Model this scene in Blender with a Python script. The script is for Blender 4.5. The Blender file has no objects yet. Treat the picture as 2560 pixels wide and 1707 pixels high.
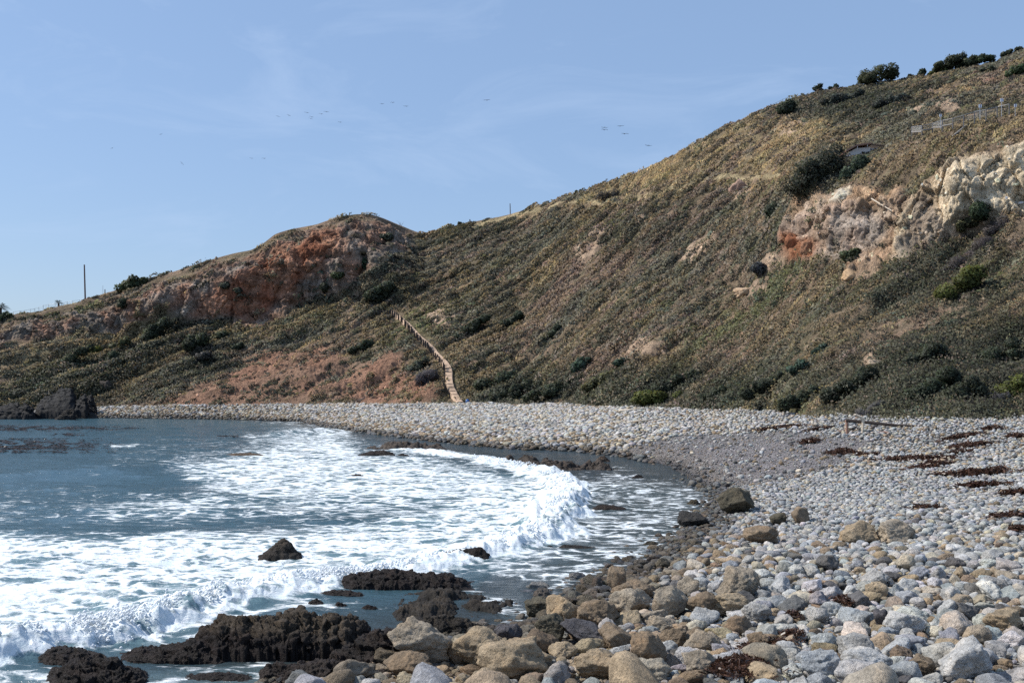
import bpy, bmesh, math, random
import numpy as np
from mathutils import Vector, Matrix

# ------------------------------------------------------------------ camera, sky, sun, exposure
C = bpy.context.scene
COL = C.collection
random.seed(7)
RNG = np.random.default_rng(7)
F = 2560 * 35 / 36.0          # focal length in pixels of the 2560-wide photograph
ZC, HOR, CX = 6.5, 950.0, 1280.0

cam = bpy.data.objects.new("camera", bpy.data.cameras.new("camera"))
COL.objects.link(cam)
cam.data.lens = 35
cam.data.sensor_width = 36
cam.data.shift_y = (HOR - 853.5) / 2560
cam.data.clip_start = 0.2
cam.data.clip_end = 9000
cam.location = (0, 0, ZC)
cam.rotation_euler = (math.radians(90), 0, 0)
C.camera = cam

SUN_EL, SUN_AZ = math.radians(48), math.radians(-84)     # azimuth from +Y (view direction) towards +X
SUN = Vector((math.cos(SUN_EL) * math.sin(SUN_AZ), math.cos(SUN_EL) * math.cos(SUN_AZ), math.sin(SUN_EL)))
sun = bpy.data.objects.new("sun", bpy.data.lights.new("sun", 'SUN'))
COL.objects.link(sun)
sun.data.energy = 4.2
sun.data.angle = math.radians(0.5)
sun.data.color = (1.0, 0.95, 0.87)
sun.rotation_euler = SUN.to_track_quat('Z', 'Y').to_euler()

W = bpy.data.worlds.new("World")
C.world = W
W.use_nodes = True
wn, wl = W.node_tree.nodes, W.node_tree.links
bg = wn["Background"]
sky = wn.new("ShaderNodeTexSky")
sky.sky_type = 'NISHITA'
sky.sun_disc = False
sky.sun_elevation = SUN_EL
sky.sun_rotation = SUN_AZ
sky.altitude = 0
sky.air_density = 1.15
sky.dust_density = 0.6
sky.ozone_density = 2.2
bg.inputs["Strength"].default_value = 0.105
# thin high cirrus in the sky, by direction
tc = wn.new("ShaderNodeTexCoord")
mp = wn.new("ShaderNodeMapping"); mp.inputs["Scale"].default_value = (2.2, 2.2, 7.0); mp.inputs["Rotation"].default_value = (0.0, 0.35, 0.2)
nz = wn.new("ShaderNodeTexNoise"); nz.inputs["Scale"].default_value = 2.1; nz.inputs["Detail"].default_value = 9; nz.inputs["Roughness"].default_value = 0.62; nz.inputs["Distortion"].default_value = 0.9
rp = wn.new("ShaderNodeValToRGB")
rp.color_ramp.elements[0].position = 0.51; rp.color_ramp.elements[0].color = (0, 0, 0, 1)
rp.color_ramp.elements[1].position = 0.86; rp.color_ramp.elements[1].color = (0.45, 0.45, 0.45, 1)
mx = wn.new("ShaderNodeMix"); mx.data_type = 'RGBA'
mx.inputs["B"].default_value = (6.6, 7.4, 8.2, 1)
wl.new(tc.outputs["Generated"], mp.inputs["Vector"]); wl.new(mp.outputs["Vector"], nz.inputs["Vector"])
wl.new(nz.outputs["Fac"], rp.inputs["Fac"]); wl.new(rp.outputs["Color"], mx.inputs["Factor"])
wl.new(sky.outputs["Color"], mx.inputs["A"]); tn = wn.new("ShaderNodeVectorMath"); tn.operation = 'MULTIPLY'; tn.inputs[1].default_value = (0.93, 0.97, 1.10)
veil = wn.new("ShaderNodeMix"); veil.data_type = 'RGBA'; veil.inputs["Factor"].default_value = 0.55; veil.inputs["B"].default_value = (2.85, 4.05, 5.45, 1)   # thin even veil of high haze
wl.new(mx.outputs["Result"], veil.inputs["A"]); wl.new(veil.outputs["Result"], tn.inputs[0]); wl.new(tn.outputs[0], bg.inputs["Color"])

C.view_settings.view_transform = 'Standard'
C.view_settings.look = 'None'
C.view_settings.exposure = 0.30
C.view_settings.gamma = 1.0
C.cycles.max_bounces = 5
C.cycles.diffuse_bounces = 3
C.cycles.glossy_bounces = 2
C.cycles.transparent_max_bounces = 4
C.cycles.use_denoising = False
C.cycles.sample_clamp_direct = 8
C.cycles.sample_clamp_indirect = 3

# ------------------------------------------------------------------ helpers
def tag(o, label=None, cat=None, group=None, kind=None):
    if label: o["label"] = label
    if cat: o["category"] = cat
    if group: o["group"] = group
    if kind: o["kind"] = kind
    return o

def P(px, py, D):
    return np.array([(px - CX) / F * D, D, ZC + (HOR - py) / F * D])

def proj(V):
    D = np.maximum(V[..., 1], 0.5)
    return CX + F * V[..., 0] / D, HOR - F * (V[..., 2] - ZC) / D

_perm = np.random.default_rng(11).permutation(256).astype(np.int32)
_perm = np.concatenate([_perm, _perm, _perm])
_g = np.random.default_rng(12).normal(size=(256, 3)); _g = (_g / np.linalg.norm(_g, axis=1, keepdims=True)).astype(np.float32)

def noise(Q):
    Q = np.asarray(Q, dtype=np.float32)
    i0 = np.floor(Q); f = Q - i0; i = i0.astype(np.int32) & 255
    u = f * f * f * (f * (f * 6 - 15) + 10)
    out = 0
    for dx in (0, 1):
        a = _perm[i[..., 0] + dx]; wx = u[..., 0] if dx else 1 - u[..., 0]
        for dy in (0, 1):
            b = _perm[a + i[..., 1] + dy]; wy = wx * (u[..., 1] if dy else 1 - u[..., 1])
            for dz in (0, 1):
                g = _g[_perm[b + i[..., 2] + dz]]
                d = g[..., 0] * (f[..., 0] - dx) + g[..., 1] * (f[..., 1] - dy) + g[..., 2] * (f[..., 2] - dz)
                out = out + d * wy * (u[..., 2] if dz else 1 - u[..., 2])
    return out * 1.5

def fbm(Q, o=4, gain=0.5):
    s = 0; a = 1.0
    for k in range(o):
        s = s + a * noise(Q * (2.03 ** k) + k * 17.3); a *= gain
    return s

def ridged(Q, o=4, gain=0.5):
    s = 0; a = 1.0
    for k in range(o):
        s = s + a * (1 - 2 * np.abs(noise(Q * (2.03 ** k) + k * 31.7))); a *= gain
    return s

def smooth01(x):
    x = np.clip(x, 0, 1); return x * x * (3 - 2 * x)

def cells_(Q, seed):
    """nearest jittered cell: distances to the first two centres, the cell's random numbers, the offset"""
    i0 = np.floor(Q).astype(np.int64); b1 = np.full(len(Q), 9.); b2 = b1.copy(); rid = np.zeros((len(Q), 4)); dv = np.zeros_like(Q)
    for dx in (-1, 0, 1):
        for dy in (-1, 0, 1):
            for dz in (-1, 0, 1):
                c = i0 + np.array([dx, dy, dz]); h = (c[:, 0] * 73856093 ^ c[:, 1] * 19349663 ^ c[:, 2] * 83492791 ^ seed * 2654435) & 0xffff
                rr = np.stack([((h * k + 1013) & 0xffff) / 65536. for k in (12377, 24593, 49157, 6151)], 1)
                d = Q - (c + .15 + .7 * rr[:, :3]); l = np.linalg.norm(d, axis=1); m = l < b1
                b2 = np.where(m, b1, np.minimum(b2, l)); b1 = np.where(m, l, b1); rid = np.where(m[:, None], rr, rid); dv = np.where(m[:, None], d, dv)
    return b1, b2, rid, dv

def segdist(X, Y, poly, closed=False):
    """distance to a polyline, signed by side (left +), and the position along it"""
    pts = list(poly) + ([poly[0]] if closed else [])
    best = np.full(X.shape, 1e18); sgn = np.ones(X.shape); par = np.zeros(X.shape)
    for k in range(len(pts) - 1):
        ax, ay = pts[k]; bx, by = pts[k + 1]
        dx, dy = bx - ax, by - ay; L = dx * dx + dy * dy + 1e-12
        t = np.clip(((X - ax) * dx + (Y - ay) * dy) / L, 0, 1)
        ex, ey = X - ax - t * dx, Y - ay - t * dy
        d = ex * ex + ey * ey; m = d < best
        best = np.where(m, d, best); par = np.where(m, k + t, par)
        sgn = np.where(m, np.sign(dx * ey - dy * ex), sgn)
    return np.sqrt(best), sgn, par

def inside(X, Y, poly):
    r = np.zeros(X.shape, bool); n = len(poly)
    for k in range(n):
        x1, y1 = poly[k]; x2, y2 = poly[(k + 1) % n]
        if y1 == y2: continue
        c = (y1 > Y) != (y2 > Y)
        r ^= c & (X < (x2 - x1) * (Y - y1) / (y2 - y1) + x1)
    return r

def pmask(X, Y, poly, soft):
    d, _, _ = segdist(X, Y, poly, True)
    d = np.where(inside(X, Y, poly), d, -d)
    return smooth01(0.5 + d / (2 * soft))

def sc(pts): return [(x * 1.0884, y * 1.0884) for x, y in pts]     # 2352-wide viewing size to 2560

def mesh_obj(name, V, Fc, mat, col=None, smooth=True, parent=None, attrs=None):
    me = bpy.data.meshes.new(name)
    V = np.ascontiguousarray(V, dtype=np.float32)
    faces = Fc if isinstance(Fc, list) else [Fc]
    me.vertices.add(len(V)); me.vertices.foreach_set("co", V.ravel())
    idx = np.concatenate([f.ravel() for f in faces]).astype(np.int32)
    st = []; o = 0
    for f in faces:
        st.append(o + np.arange(len(f)) * f.shape[1]); o += f.size
    st = np.concatenate(st).astype(np.int32)
    me.loops.add(len(idx)); me.loops.foreach_set("vertex_index", idx)
    me.polygons.add(len(st)); me.polygons.foreach_set("loop_start", st)
    me.polygons.foreach_set("use_smooth", np.full(len(st), smooth, dtype=bool))
    me.update(calc_edges=True)
    if col is not None:
        col = np.asarray(col, dtype=np.float32)
        if col.ndim == 1: col = np.repeat(col[None], len(V), 0)
        c4 = np.ones((len(V), 4), np.float32); c4[:, :3] = col
        a = me.attributes.new("col", 'FLOAT_COLOR', 'POINT'); a.data.foreach_set("color", c4.ravel())
    for k, v in (attrs or {}).items():
        v = np.asarray(v, np.float32)
        if v.ndim == 2 and v.shape == (len(V), 3):
            a = me.attributes.new(k, 'FLOAT_VECTOR', 'POINT'); a.data.foreach_set("vector", v.ravel()); continue
        a = me.attributes.new(k, 'FLOAT', 'POINT'); a.data.foreach_set("value", np.asarray(v, np.float32).ravel())
    me.materials.append(mat)
    ob = bpy.data.objects.new(name, me); COL.objects.link(ob)
    if parent is not None: ob.parent = parent
    return ob

def empty(name, loc):
    o = bpy.data.objects.new(name, None); COL.objects.link(o); o.location = Vector([float(v) for v in loc]); o.empty_display_size = 0.3
    return o

def grid_faces(nr, nc):
    r, c = np.meshgrid(np.arange(nr - 1), np.arange(nc - 1), indexing='ij')
    a = (r * nc + c).ravel()
    return np.stack([a, a + 1, a + nc + 1, a + nc], 1)

class MB:
    """collects boxes, bars and tubes into one mesh"""
    def __init__(s): s.V = []; s.F = []
    def add(s, V, F_):
        o = len(s.V); s.V += [tuple(v) for v in V]; s.F += [tuple(i + o for i in f) for f in F_]
    def tube(s, pts, rad, n=7, caps=True):
        pts = [Vector([float(c) for c in p]) for p in pts]
        rad = rad if hasattr(rad, "__len__") else [rad] * len(pts)
        V = []; 
        for i, p in enumerate(pts):
            d = (pts[min(i + 1, len(pts) - 1)] - pts[max(i - 1, 0)]).normalized()
            u = d.cross(Vector((0, 0, 1))) 
            if u.length < 0.05: u = d.cross(Vector((0, 1, 0)))
            u.normalize(); w = u.cross(d)
            for k in range(n):
                a = 2 * math.pi * k / n
                V.append(p + (u * math.cos(a) + w * math.sin(a)) * rad[i])
        Fs = [(i * n + k, i * n + (k + 1) % n, (i + 1) * n + (k + 1) % n, (i + 1) * n + k) for i in range(len(pts) - 1) for k in range(n)]
        if caps: Fs += [tuple(range(n))[::-1], tuple((len(pts) - 1) * n + k for k in range(n))]
        s.add(V, Fs)
    def box(s, c, size, M=None):
        a, b, d = [v / 2 for v in size]
        V = [Vector((x, y, z)) for x in (-a, a) for y in (-b, b) for z in (-d, d)]
        if M is not None: V = [M @ v for v in V]
        s.add([v + Vector([float(q) for q in c]) for v in V], [(0, 1, 3, 2), (4, 6, 7, 5), (0, 4, 5, 1), (2, 3, 7, 6), (0, 2, 6, 4), (1, 5, 7, 3)])
    def build(s, name, mat, parent=None, bevel=0, smooth=False, local=True):
        me = bpy.data.meshes.new(name)
        off = Vector(parent.location) if (parent is not None and local) else Vector((0, 0, 0))
        me.from_pydata([Vector(v) - off for v in s.V], [], s.F); me.update()
        if smooth:
            for p in me.polygons: p.use_smooth = True
        me.materials.append(mat)
        o = bpy.data.objects.new(name, me); COL.objects.link(o)
        if parent is not None: o.parent = parent
        if bevel:
            m = o.modifiers.new("bevel", 'BEVEL'); m.width = bevel; m.segments = 2
        return o

def ico(level):
    bm = bmesh.new(); bmesh.ops.create_icosphere(bm, subdivisions=level, radius=1)
    V = np.array([v.co[:] for v in bm.verts]); Fc = np.array([[v.index for v in f.verts] for f in bm.faces]); bm.free()
    return V / np.linalg.norm(V, axis=1, keepdims=True), Fc
ICO = {k: ico(k) for k in (1, 2, 3, 4, 5)}

# ------------------------------------------------------------------ materials
def newmat(name):
    m = bpy.data.materials.new(name); m.use_nodes = True
    return m, m.node_tree.nodes, m.node_tree.links, m.node_tree.nodes["Principled BSDF"]

def nnoise(n, l, vec, scale, detail=6, rough=0.6, dist=0):
    t = n.new("ShaderNodeTexNoise"); t.inputs["Scale"].default_value = scale; t.inputs["Detail"].default_value = detail
    t.inputs["Roughness"].default_value = rough; t.inputs["Distortion"].default_value = dist
    if vec is not None: l.new(vec, t.inputs["Vector"])
    return t.outputs["Fac"]

def nmap(n, l, v, a, b, c, d):
    t = n.new("ShaderNodeMapRange"); t.inputs["From Min"].default_value = a; t.inputs["From Max"].default_value = b
    t.inputs["To Min"].default_value = c; t.inputs["To Max"].default_value = d; l.new(v, t.inputs["Value"]); return t.outputs["Result"]

def nmath(n, l, op, a, b=None):
    t = n.new("ShaderNodeMath"); t.operation = op
    for k, v in enumerate((a, b)):
        if v is None: continue
        if isinstance(v, (int, float)): t.inputs[k].default_value = v
        else: l.new(v, t.inputs[k])
    return t.outputs[0]

def nscale(n, l, colr, fac):
    t = n.new("ShaderNodeVectorMath"); t.operation = 'SCALE'; l.new(colr, t.inputs[0]); l.new(fac, t.inputs["Scale"]); return t.outputs[0]

def nmix(n, l, f, a, b):
    t = n.new("ShaderNodeMix"); t.data_type = 'RGBA'
    for k, v in (("Factor", f), ("A", a), ("B", b)):
        if isinstance(v, tuple): t.inputs[k].default_value = v + (1,)
        elif isinstance(v, (int, float)): t.inputs[k].default_value = v
        else: l.new(v, t.inputs[k])
    return t.outputs["Result"]

def nbump(n, l, h, strength, dist, base=None):
    t = n.new("ShaderNodeBump"); t.inputs["Strength"].default_value = strength; t.inputs["Distance"].default_value = dist
    l.new(h, t.inputs["Height"])
    if base is not None: l.new(base, t.inputs["Normal"])
    return t.outputs["Normal"]

def attr(n, name):
    t = n.new("ShaderNodeAttribute"); t.attribute_name = name; return t

def mat_rock():
    m, n, l, b = newmat("rock")
    g = n.new("ShaderNodeNewGeometry").outputs["Position"]
    c = attr(n, "col").outputs["Color"]
    n1 = nnoise(n, l, g, 2.6, 8, 0.65); n2 = nnoise(n, l, g, 16, 6, 0.7); n3 = nnoise(n, l, g, 60, 4, 0.7)
    f = nmath(n, l, 'MULTIPLY', nmap(n, l, n1, 0.3, 0.72, 0.52, 1.38), nmap(n, l, n2, 0.3, 0.7, 0.62, 1.34))
    f = nmath(n, l, 'MULTIPLY', f, nmap(n, l, n3, 0.3, 0.7, 0.86, 1.13))
    v = n.new("ShaderNodeTexVoronoi"); v.inputs["Scale"].default_value = 14; l.new(g, v.inputs["Vector"])
    pit = nmap(n, l, v.outputs["Distance"], 0.08, 0.3, 0.0, 1.0)
    # warm stains in broad patches
    tint = nmix(n, l, nmap(n, l, nnoise(n, l, g, 1.3, 4), 0.48, 0.72, 0.0, 0.55), (1.0, 1.0, 1.0), (1.05, 0.86, 0.66))
    t = n.new("ShaderNodeVectorMath"); t.operation = 'MULTIPLY'; l.new(c, t.inputs[0]); l.new(tint, t.inputs[1])
    l.new(nscale(n, l, t.outputs[0], f), b.inputs["Base Color"])
    w = attr(n, "wet").outputs["Fac"]
    l.new(nmap(n, l, w, 0, 1, 0.88, 0.38), b.inputs["Roughness"])
    h = nmath(n, l, 'ADD', nmath(n, l, 'MULTIPLY', n2, 0.7), nmath(n, l, 'MULTIPLY', pit, 0.16))
    h = nmath(n, l, 'ADD', h, nmath(n, l, 'MULTIPLY', n1, 1.6)); h = nmath(n, l, 'ADD', h, nmath(n, l, 'MULTIPLY', n3, 0.22))
    l.new(nbump(n, l, h, 1.0, 0.10), b.inputs["Normal"])
    b.inputs["Specular IOR Level"].default_value = 0.28
    return m

def mat_hill():
    m, n, l, b = newmat("hill")
    g = n.new("ShaderNodeNewGeometry").outputs["Position"]
    c = attr(n, "col").outputs["Color"]
    rk = attr(n, "rock").outputs["Fac"]
    n1 = nnoise(n, l, g, 0.22, 9, 0.66); n2 = nnoise(n, l, g, 1.6, 6, 0.7)
    mp_ = n.new("ShaderNodeMapping"); mp_.inputs["Scale"].default_value = (1.3, 1.3, 0.35); l.new(g, mp_.inputs["Vector"])
    n3 = nnoise(n, l, mp_.outputs["Vector"], 0.9, 7, 0.7, 0.6)
    f = nmath(n, l, 'MULTIPLY', nmap(n, l, n1, 0.3, 0.7, 0.6, 1.35), nmap(n, l, n2, 0.3, 0.7, 0.66, 1.34))
    f = nmath(n, l, 'MULTIPLY', f, nmath(n, l, 'ADD', 1.0, nmath(n, l, 'MULTIPLY', rk, nmap(n, l, n3, 0.3, 0.7, -0.38, 0.32))))
    l.new(nscale(n, l, c, f), b.inputs["Base Color"])
    b.inputs["Roughness"].default_value = 0.95
    b.inputs["Specular IOR Level"].default_value = 0.15
    h = nmath(n, l, 'ADD', n2, nmath(n, l, 'MULTIPLY', n3, 1.4))
    l.new(nbump(n, l, h, 0.9, 0.8), b.inputs["Normal"])
    return m

def mat_ground():
    m, n, l, b = newmat("shingle")
    g = n.new("ShaderNodeNewGeometry").outputs["Position"]
    c = attr(n, "col").outputs["Color"]
    v = n.new("ShaderNodeTexVoronoi"); v.inputs["Scale"].default_value = 9; l.new(g, v.inputs["Vector"])
    n2 = nnoise(n, l, g, 5, 6, 0.7); n1 = nnoise(n, l, g, 0.5, 4)
    sepv = n.new("ShaderNodeSeparateColor"); l.new(v.outputs["Color"], sepv.inputs["Color"])
    f = nmath(n, l, 'MULTIPLY', nmap(n, l, sepv.outputs["Red"], 0, 1, 0.55, 1.5), nmap(n, l, n2, 0.3, 0.7, 0.75, 1.25))
    f = nmath(n, l, 'MULTIPLY', f, nmap(n, l, n1, 0.3, 0.7, 0.8, 1.2))
    l.new(nscale(n, l, c, f), b.inputs["Base Color"])
    l.new(nmap(n, l, attr(n, "wet").outputs["Fac"], 0, 1, 0.9, 0.25), b.inputs["Roughness"])
    h = nmap(n, l, v.outputs["Distance"], 0, 0.8, 1, 0)
    l.new(nbump(n, l, h, 1.0, 0.06), b.inputs["Normal"])
    return m

def mat_leaf(name, rough=0.6, trans=0.25, domed=True):
    m, n, l, b = newmat(name)
    c = attr(n, "col").outputs["Color"]
    if domed: l.new(attr(n, "nrm").outputs["Vector"], b.inputs["Normal"])       # leaves shade with the rounded mass they belong to
    l.new(c, b.inputs["Base Color"]); b.inputs["Roughness"].default_value = rough; b.inputs["Specular IOR Level"].default_value = 0.25
    tr = n.new("ShaderNodeBsdfTranslucent"); l.new(c, tr.inputs["Color"])
    mxs = n.new("ShaderNodeMixShader"); mxs.inputs[0].default_value = trans
    l.new(b.outputs[0], mxs.inputs[1]); l.new(tr.outputs[0], mxs.inputs[2])
    l.new(mxs.outputs[0], n["Material Output"].inputs["Surface"])
    return m

def mat_plain(name, colr, rough=0.7, var=0.35, scale=6.0, metal=0, stretch=(1, 1, 1)):
    m, n, l, b = newmat(name)
    g = n.new("ShaderNodeNewGeometry").outputs["Position"]
    mp_ = n.new("ShaderNodeMapping"); mp_.inputs["Scale"].default_value = stretch; l.new(g, mp_.inputs["Vector"])
    f = nnoise(n, l, mp_.outputs["Vector"], scale, 6, 0.65)
    rgb = n.new("ShaderNodeRGB"); rgb.outputs[0].default_value = tuple(colr) + (1,)
    l.new(nscale(n, l, rgb.outputs[0], nmap(n, l, f, 0.3, 0.7, 1 - var, 1 + var)), b.inputs["Base Color"])
    b.inputs["Roughness"].default_value = rough; b.inputs["Metallic"].default_value = metal
    l.new(nbump(n, l, f, 0.4, 0.02), b.inputs["Normal"])
    return m

def mat_sea():
    m, n, l, b = newmat("sea_water")
    g = n.new("ShaderNodeNewGeometry").outputs["Position"]
    amt = attr(n, "foam").outputs["Fac"]; shal = attr(n, "shallow").outputs["Fac"]
    mp_ = n.new("ShaderNodeMapping"); mp_.inputs["Scale"].default_value = (0.46, 0.74, 1.0); mp_.inputs["Rotation"].default_value = (0, 0, 0.12); l.new(g, mp_.inputs["Vector"])
    wv = mp_.outputs["Vector"]
    nA = nnoise(n, l, wv, 0.8, 10, 0.66, 1.6)
    nB = nnoise(n, l, wv, 4.2, 6, 0.68, 0.8)
    v = n.new("ShaderNodeTexVoronoi"); v.feature = 'DISTANCE_TO_EDGE'; v.inputs["Scale"].default_value = 1.5
    wrp = n.new("ShaderNodeTexNoise"); wrp.inputs["Scale"].default_value = 1.3; wrp.inputs["Detail"].default_value = 4; l.new(wv, wrp.inputs["Vector"])
    wmix = n.new("ShaderNodeVectorMath"); wmix.operation = 'MULTIPLY_ADD'; l.new(wrp.outputs["Color"], wmix.inputs[0]); wmix.inputs[1].default_value = (1.5, 1.5, 1.5); l.new(wv, wmix.inputs[2])
    l.new(wmix.outputs[0], v.inputs["Vector"])
    lace = nmap(n, l, v.outputs["Distance"], 0.0, 0.24, 0.34, -0.20)
    pat = nmath(n, l, 'ADD', nmath(n, l, 'ADD', nmath(n, l, 'MULTIPLY', nA, 1.9), nmath(n, l, 'MULTIPLY', nB, 0.8)), lace)
    # foam where the pattern exceeds what the amount leaves out
    d = nmath(n, l, 'ADD', pat, nmath(n, l, 'MULTIPLY', amt, 0.85))
    fm = nmap(n, l, d, 1.80, 2.14, 0, 1)
    fm2 = nmath(n, l, 'MULTIPLY', fm, nmap(n, l, amt, 0.02, 0.12, 0, 1))
    deep = nmix(n, l, shal, (0.046, 0.096, 0.122), (0.034, 0.040, 0.040))
    milky = nmix(n, l, nmath(n, l, 'MULTIPLY', nmap(n, l, amt, 0.35, 1.0, 0, 0.75), nmap(n, l, nA, 0.3, 0.7, 0.4, 1)), deep, (0.28, 0.42, 0.45))
    l.new(milky, b.inputs["Base Color"])
    b.inputs["IOR"].default_value = 1.33; b.inputs["Roughness"].default_value = 0.14
    mp2 = n.new("ShaderNodeMapping"); mp2.inputs["Scale"].default_value = (0.75, 1.5, 1.0); mp2.inputs["Rotation"].default_value = (0, 0, 0.15); l.new(g, mp2.inputs["Vector"])
    r1 = nnoise(n, l, mp2.outputs["Vector"], 1.7, 5, 0.6, 0.4); r2 = nnoise(n, l, mp2.outputs["Vector"], 7.5, 3, 0.6, 0.3)
    h = nmath(n, l, 'ADD', r1, nmath(n, l, 'MULTIPLY', r2, 0.3))
    l.new(nbump(n, l, h, 0.7, 0.22), b.inputs["Normal"])
    fo = n.new("ShaderNodeBsdfPrincipled"); fo.inputs["Roughness"].default_value = 0.85; fo.inputs["Specular IOR Level"].default_value = 0.2
    l.new(nmix(n, l, nmap(n, l, nB, 0.35, 0.65, 0, 1), (0.62, 0.70, 0.73), (0.86, 0.87, 0.87)), fo.inputs["Base Color"])
    hf = nmath(n, l, 'ADD', nmath(n, l, 'MULTIPLY', nB, 0.8), nmath(n, l, 'MULTIPLY', fm2, 0.5))
    l.new(nbump(n, l, hf, 0.7, 0.15), fo.inputs["Normal"])
    ms = n.new("ShaderNodeMixShader"); l.new(fm2, ms.inputs[0]); l.new(b.outputs[0], ms.inputs[1]); l.new(fo.outputs[0], ms.inputs[2])
    l.new(ms.outputs[0], n["Material Output"].inputs["Surface"])
    return m

M_ROCK, M_HILL, M_GROUND, M_SEA = mat_rock(), mat_hill(), mat_ground(), mat_sea()
M_LEAF = mat_leaf("foliage"); M_SCRUB = mat_leaf("scrub_leaves", 0.7, 0.18); M_KELP = mat_leaf("kelp", 0.35, 0.1, False); M_FROND = mat_leaf("palm_frond", 0.5, 0.2, False)
M_SPRAY = mat_plain("spray_foam", (0.76, 0.79, 0.81), 0.8, 0.05)
M_DARKWOOD = mat_plain("dark_wood", (0.055, 0.04, 0.032), 0.8, 0.4, 9)
M_REDWOOD = mat_plain("weathered_red_wood", (0.26, 0.15, 0.11), 0.8, 0.35, 9)
M_PALEWOOD = mat_plain("bleached_wood", (0.58, 0.49, 0.38), 0.8, 0.3, 8)
M_PATH = mat_plain("path_dirt", (0.47, 0.33, 0.23), 0.95, 0.22, 1.8)
M_BARK = mat_plain("bark", (0.09, 0.065, 0.05), 0.9, 0.4, 8)
M_METAL = mat_plain("galvanised_metal", (0.33, 0.34, 0.36), 0.5, 0.15, 6, 0.3)
M_POST = mat_plain("grey_post", (0.12, 0.115, 0.12), 0.8, 0.3, 6)
M_WHITE = mat_plain("white_paint", (0.8, 0.8, 0.82), 0.5, 0.06, 5)
M_SIGNBAR = mat_plain("sign_dark_bar", (0.05, 0.03, 0.12), 0.5, 0.1, 5)
M_WALL = mat_plain("pale_render", (0.64, 0.585, 0.54), 0.85, 0.1, 3)
M_TILE = mat_plain("roof_tile", (0.30, 0.17, 0.12), 0.8, 0.3, 7)
M_BLUE = mat_plain("blue_plastic", (0.02, 0.10, 0.32), 0.35, 0.12, 5)
M_BIRD = mat_plain("dark_feathers", (0.02, 0.02, 0.024), 0.7, 0.3, 8)
M_CONC = mat_plain("concrete", (0.25, 0.23, 0.21), 0.9, 0.15, 3)

# ------------------------------------------------------------------ shore and beach form
def sea_pt(px, py, z=0.0):
    D = (ZC - z) * F / (py - HOR); return ((px - CX) / F * D, D)
SHORE = [(-260, 150), (-110, 170)] + [sea_pt(*p) for p in [(220, 1043), (560, 1047), (762, 1054), (849, 1072), (1045, 1097), (1252, 1121), (1447, 1127), (1567, 1143), (1676, 1165), (1741, 1208), (1785, 1241), (1720, 1328), (1611, 1404), (1567, 1426), (1317, 1556), (980, 1600), (653, 1707)]] + [(-9, 15), (-13, 7), (-16, -10), (-18, -40)]
LANDPOLY = SHORE + [(300, -40), (300, 400), (-260, 400)]
BASE_Z = lambda x: np.interp(x, [-90, -75, -52, -34, -18, -8, 1, 15, 25, 29, 34, 41, 60], [1.3, 1.5, 2.0, 2.2, 2.5, 2.6, 2.6, 2.8, 2.9, 3.2, 3.3, 3.6, 4.0])
def b_pt(px, py, D): return ((px - CX) / F * D, D)
BASE = [(-260, 185), b_pt(-500, 1018, 186), b_pt(250, 1018, 183), b_pt(450, 1015, 176), b_pt(600, 1013, 175), b_pt(750, 1011, 175), b_pt(900, 1010, 171), b_pt(1048, 1009, 167), b_pt(1300, 1010, 162), b_pt(1600, 1021, 130), b_pt(1850, 1027, 117), b_pt(2050, 1040, 91), b_pt(2250, 1047, 82), b_pt(2420, 1050, 79), b_pt(2560, 1041, 80), b_pt(3100, 1035, 76), (90, 55), (105, 20), (110, -40)]

def shore_d(X, Y):
    d, _, _ = segdist(X, Y, SHORE)
    return np.where(inside(X, Y, LANDPOLY), d, -d)

def zbeach(X, Y, ds=None):
    X = np.asarray(X, float); Y = np.asarray(Y, float)
    if ds is None: ds = shore_d(X, Y)
    db, _, _ = segdist(X, Y, BASE)
    w = np.clip(ds, 0, None) / (np.clip(ds, 0, None) + db + 1e-6)
    beyond = inside(X, Y, BASE + [(300, -40), (300, 500), (-260, 500)])
    w = np.where(beyond, 1, w)
    z = BASE_Z(X) * np.power(w, 0.8)
    q = np.stack([X * 0.11, Y * 0.11, X * 0], -1)
    z = z + np.where(ds > 0, np.minimum(ds * 0.05, 0.22), 0) * noise(q) * 1.2
    return np.where(ds > 0, z, np.maximum(ds * 0.11, -2.5))

def ground_hit(px, py, water=True):
    D = np.concatenate([np.arange(9, 60, 0.05), np.arange(60, 200, 0.25)])
    X = (px - CX) / F * D; Z = ZC + (HOR - py) / F * D
    g = zbeach(X, D)
    if water: g = np.maximum(g, 0)
    k = np.argmax(Z <= g)
    return np.array([X[k], D[k], g[k]])

# beach ground sheet
pxs = np.concatenate([np.arange(-2600, -200, 60), np.arange(-200, 2760, 7), np.arange(2760, 5600, 60)])
Ds = np.concatenate([np.arange(3, 12, 0.6), np.geomspace(12, 240, 380)])
gx = (pxs[None] - CX) / F * Ds[:, None]; gy = np.repeat(Ds[:, None], len(pxs), 1)
gds = shore_d(gx, gy); gz = zbeach(gx, gy, gds)
gz = gz + np.where(gds > 0, 0.03 * fbm(np.stack([gx * 1.4, gy * 1.4, gx * 0], -1), 3), 0) - 0.02
wet = smooth01((1.6 - gds) / 1.8)
gpx, gpy = proj(np.stack([gx, gy, gz], -1))
dry = np.array([0.30, 0.285, 0.27]); brown = np.array([0.19, 0.155, 0.125]); gravel = np.array([0.15, 0.135, 0.135])
gm = pmask(gpx, gpy, [(1560, 1120), (1700, 1085), (2000, 1075), (2180, 1095), (2150, 1130), (2080, 1175), (1960, 1205), (1800, 1215), (1680, 1190)], 40)
gcol = dry[None, None] * 0.42 * np.ones(gx.shape + (1,))  # ground colour darkened so the gaps between stones look shadowed
gcol = gcol * (1 - gm[..., None]) + gravel * gm[..., None]
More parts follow.
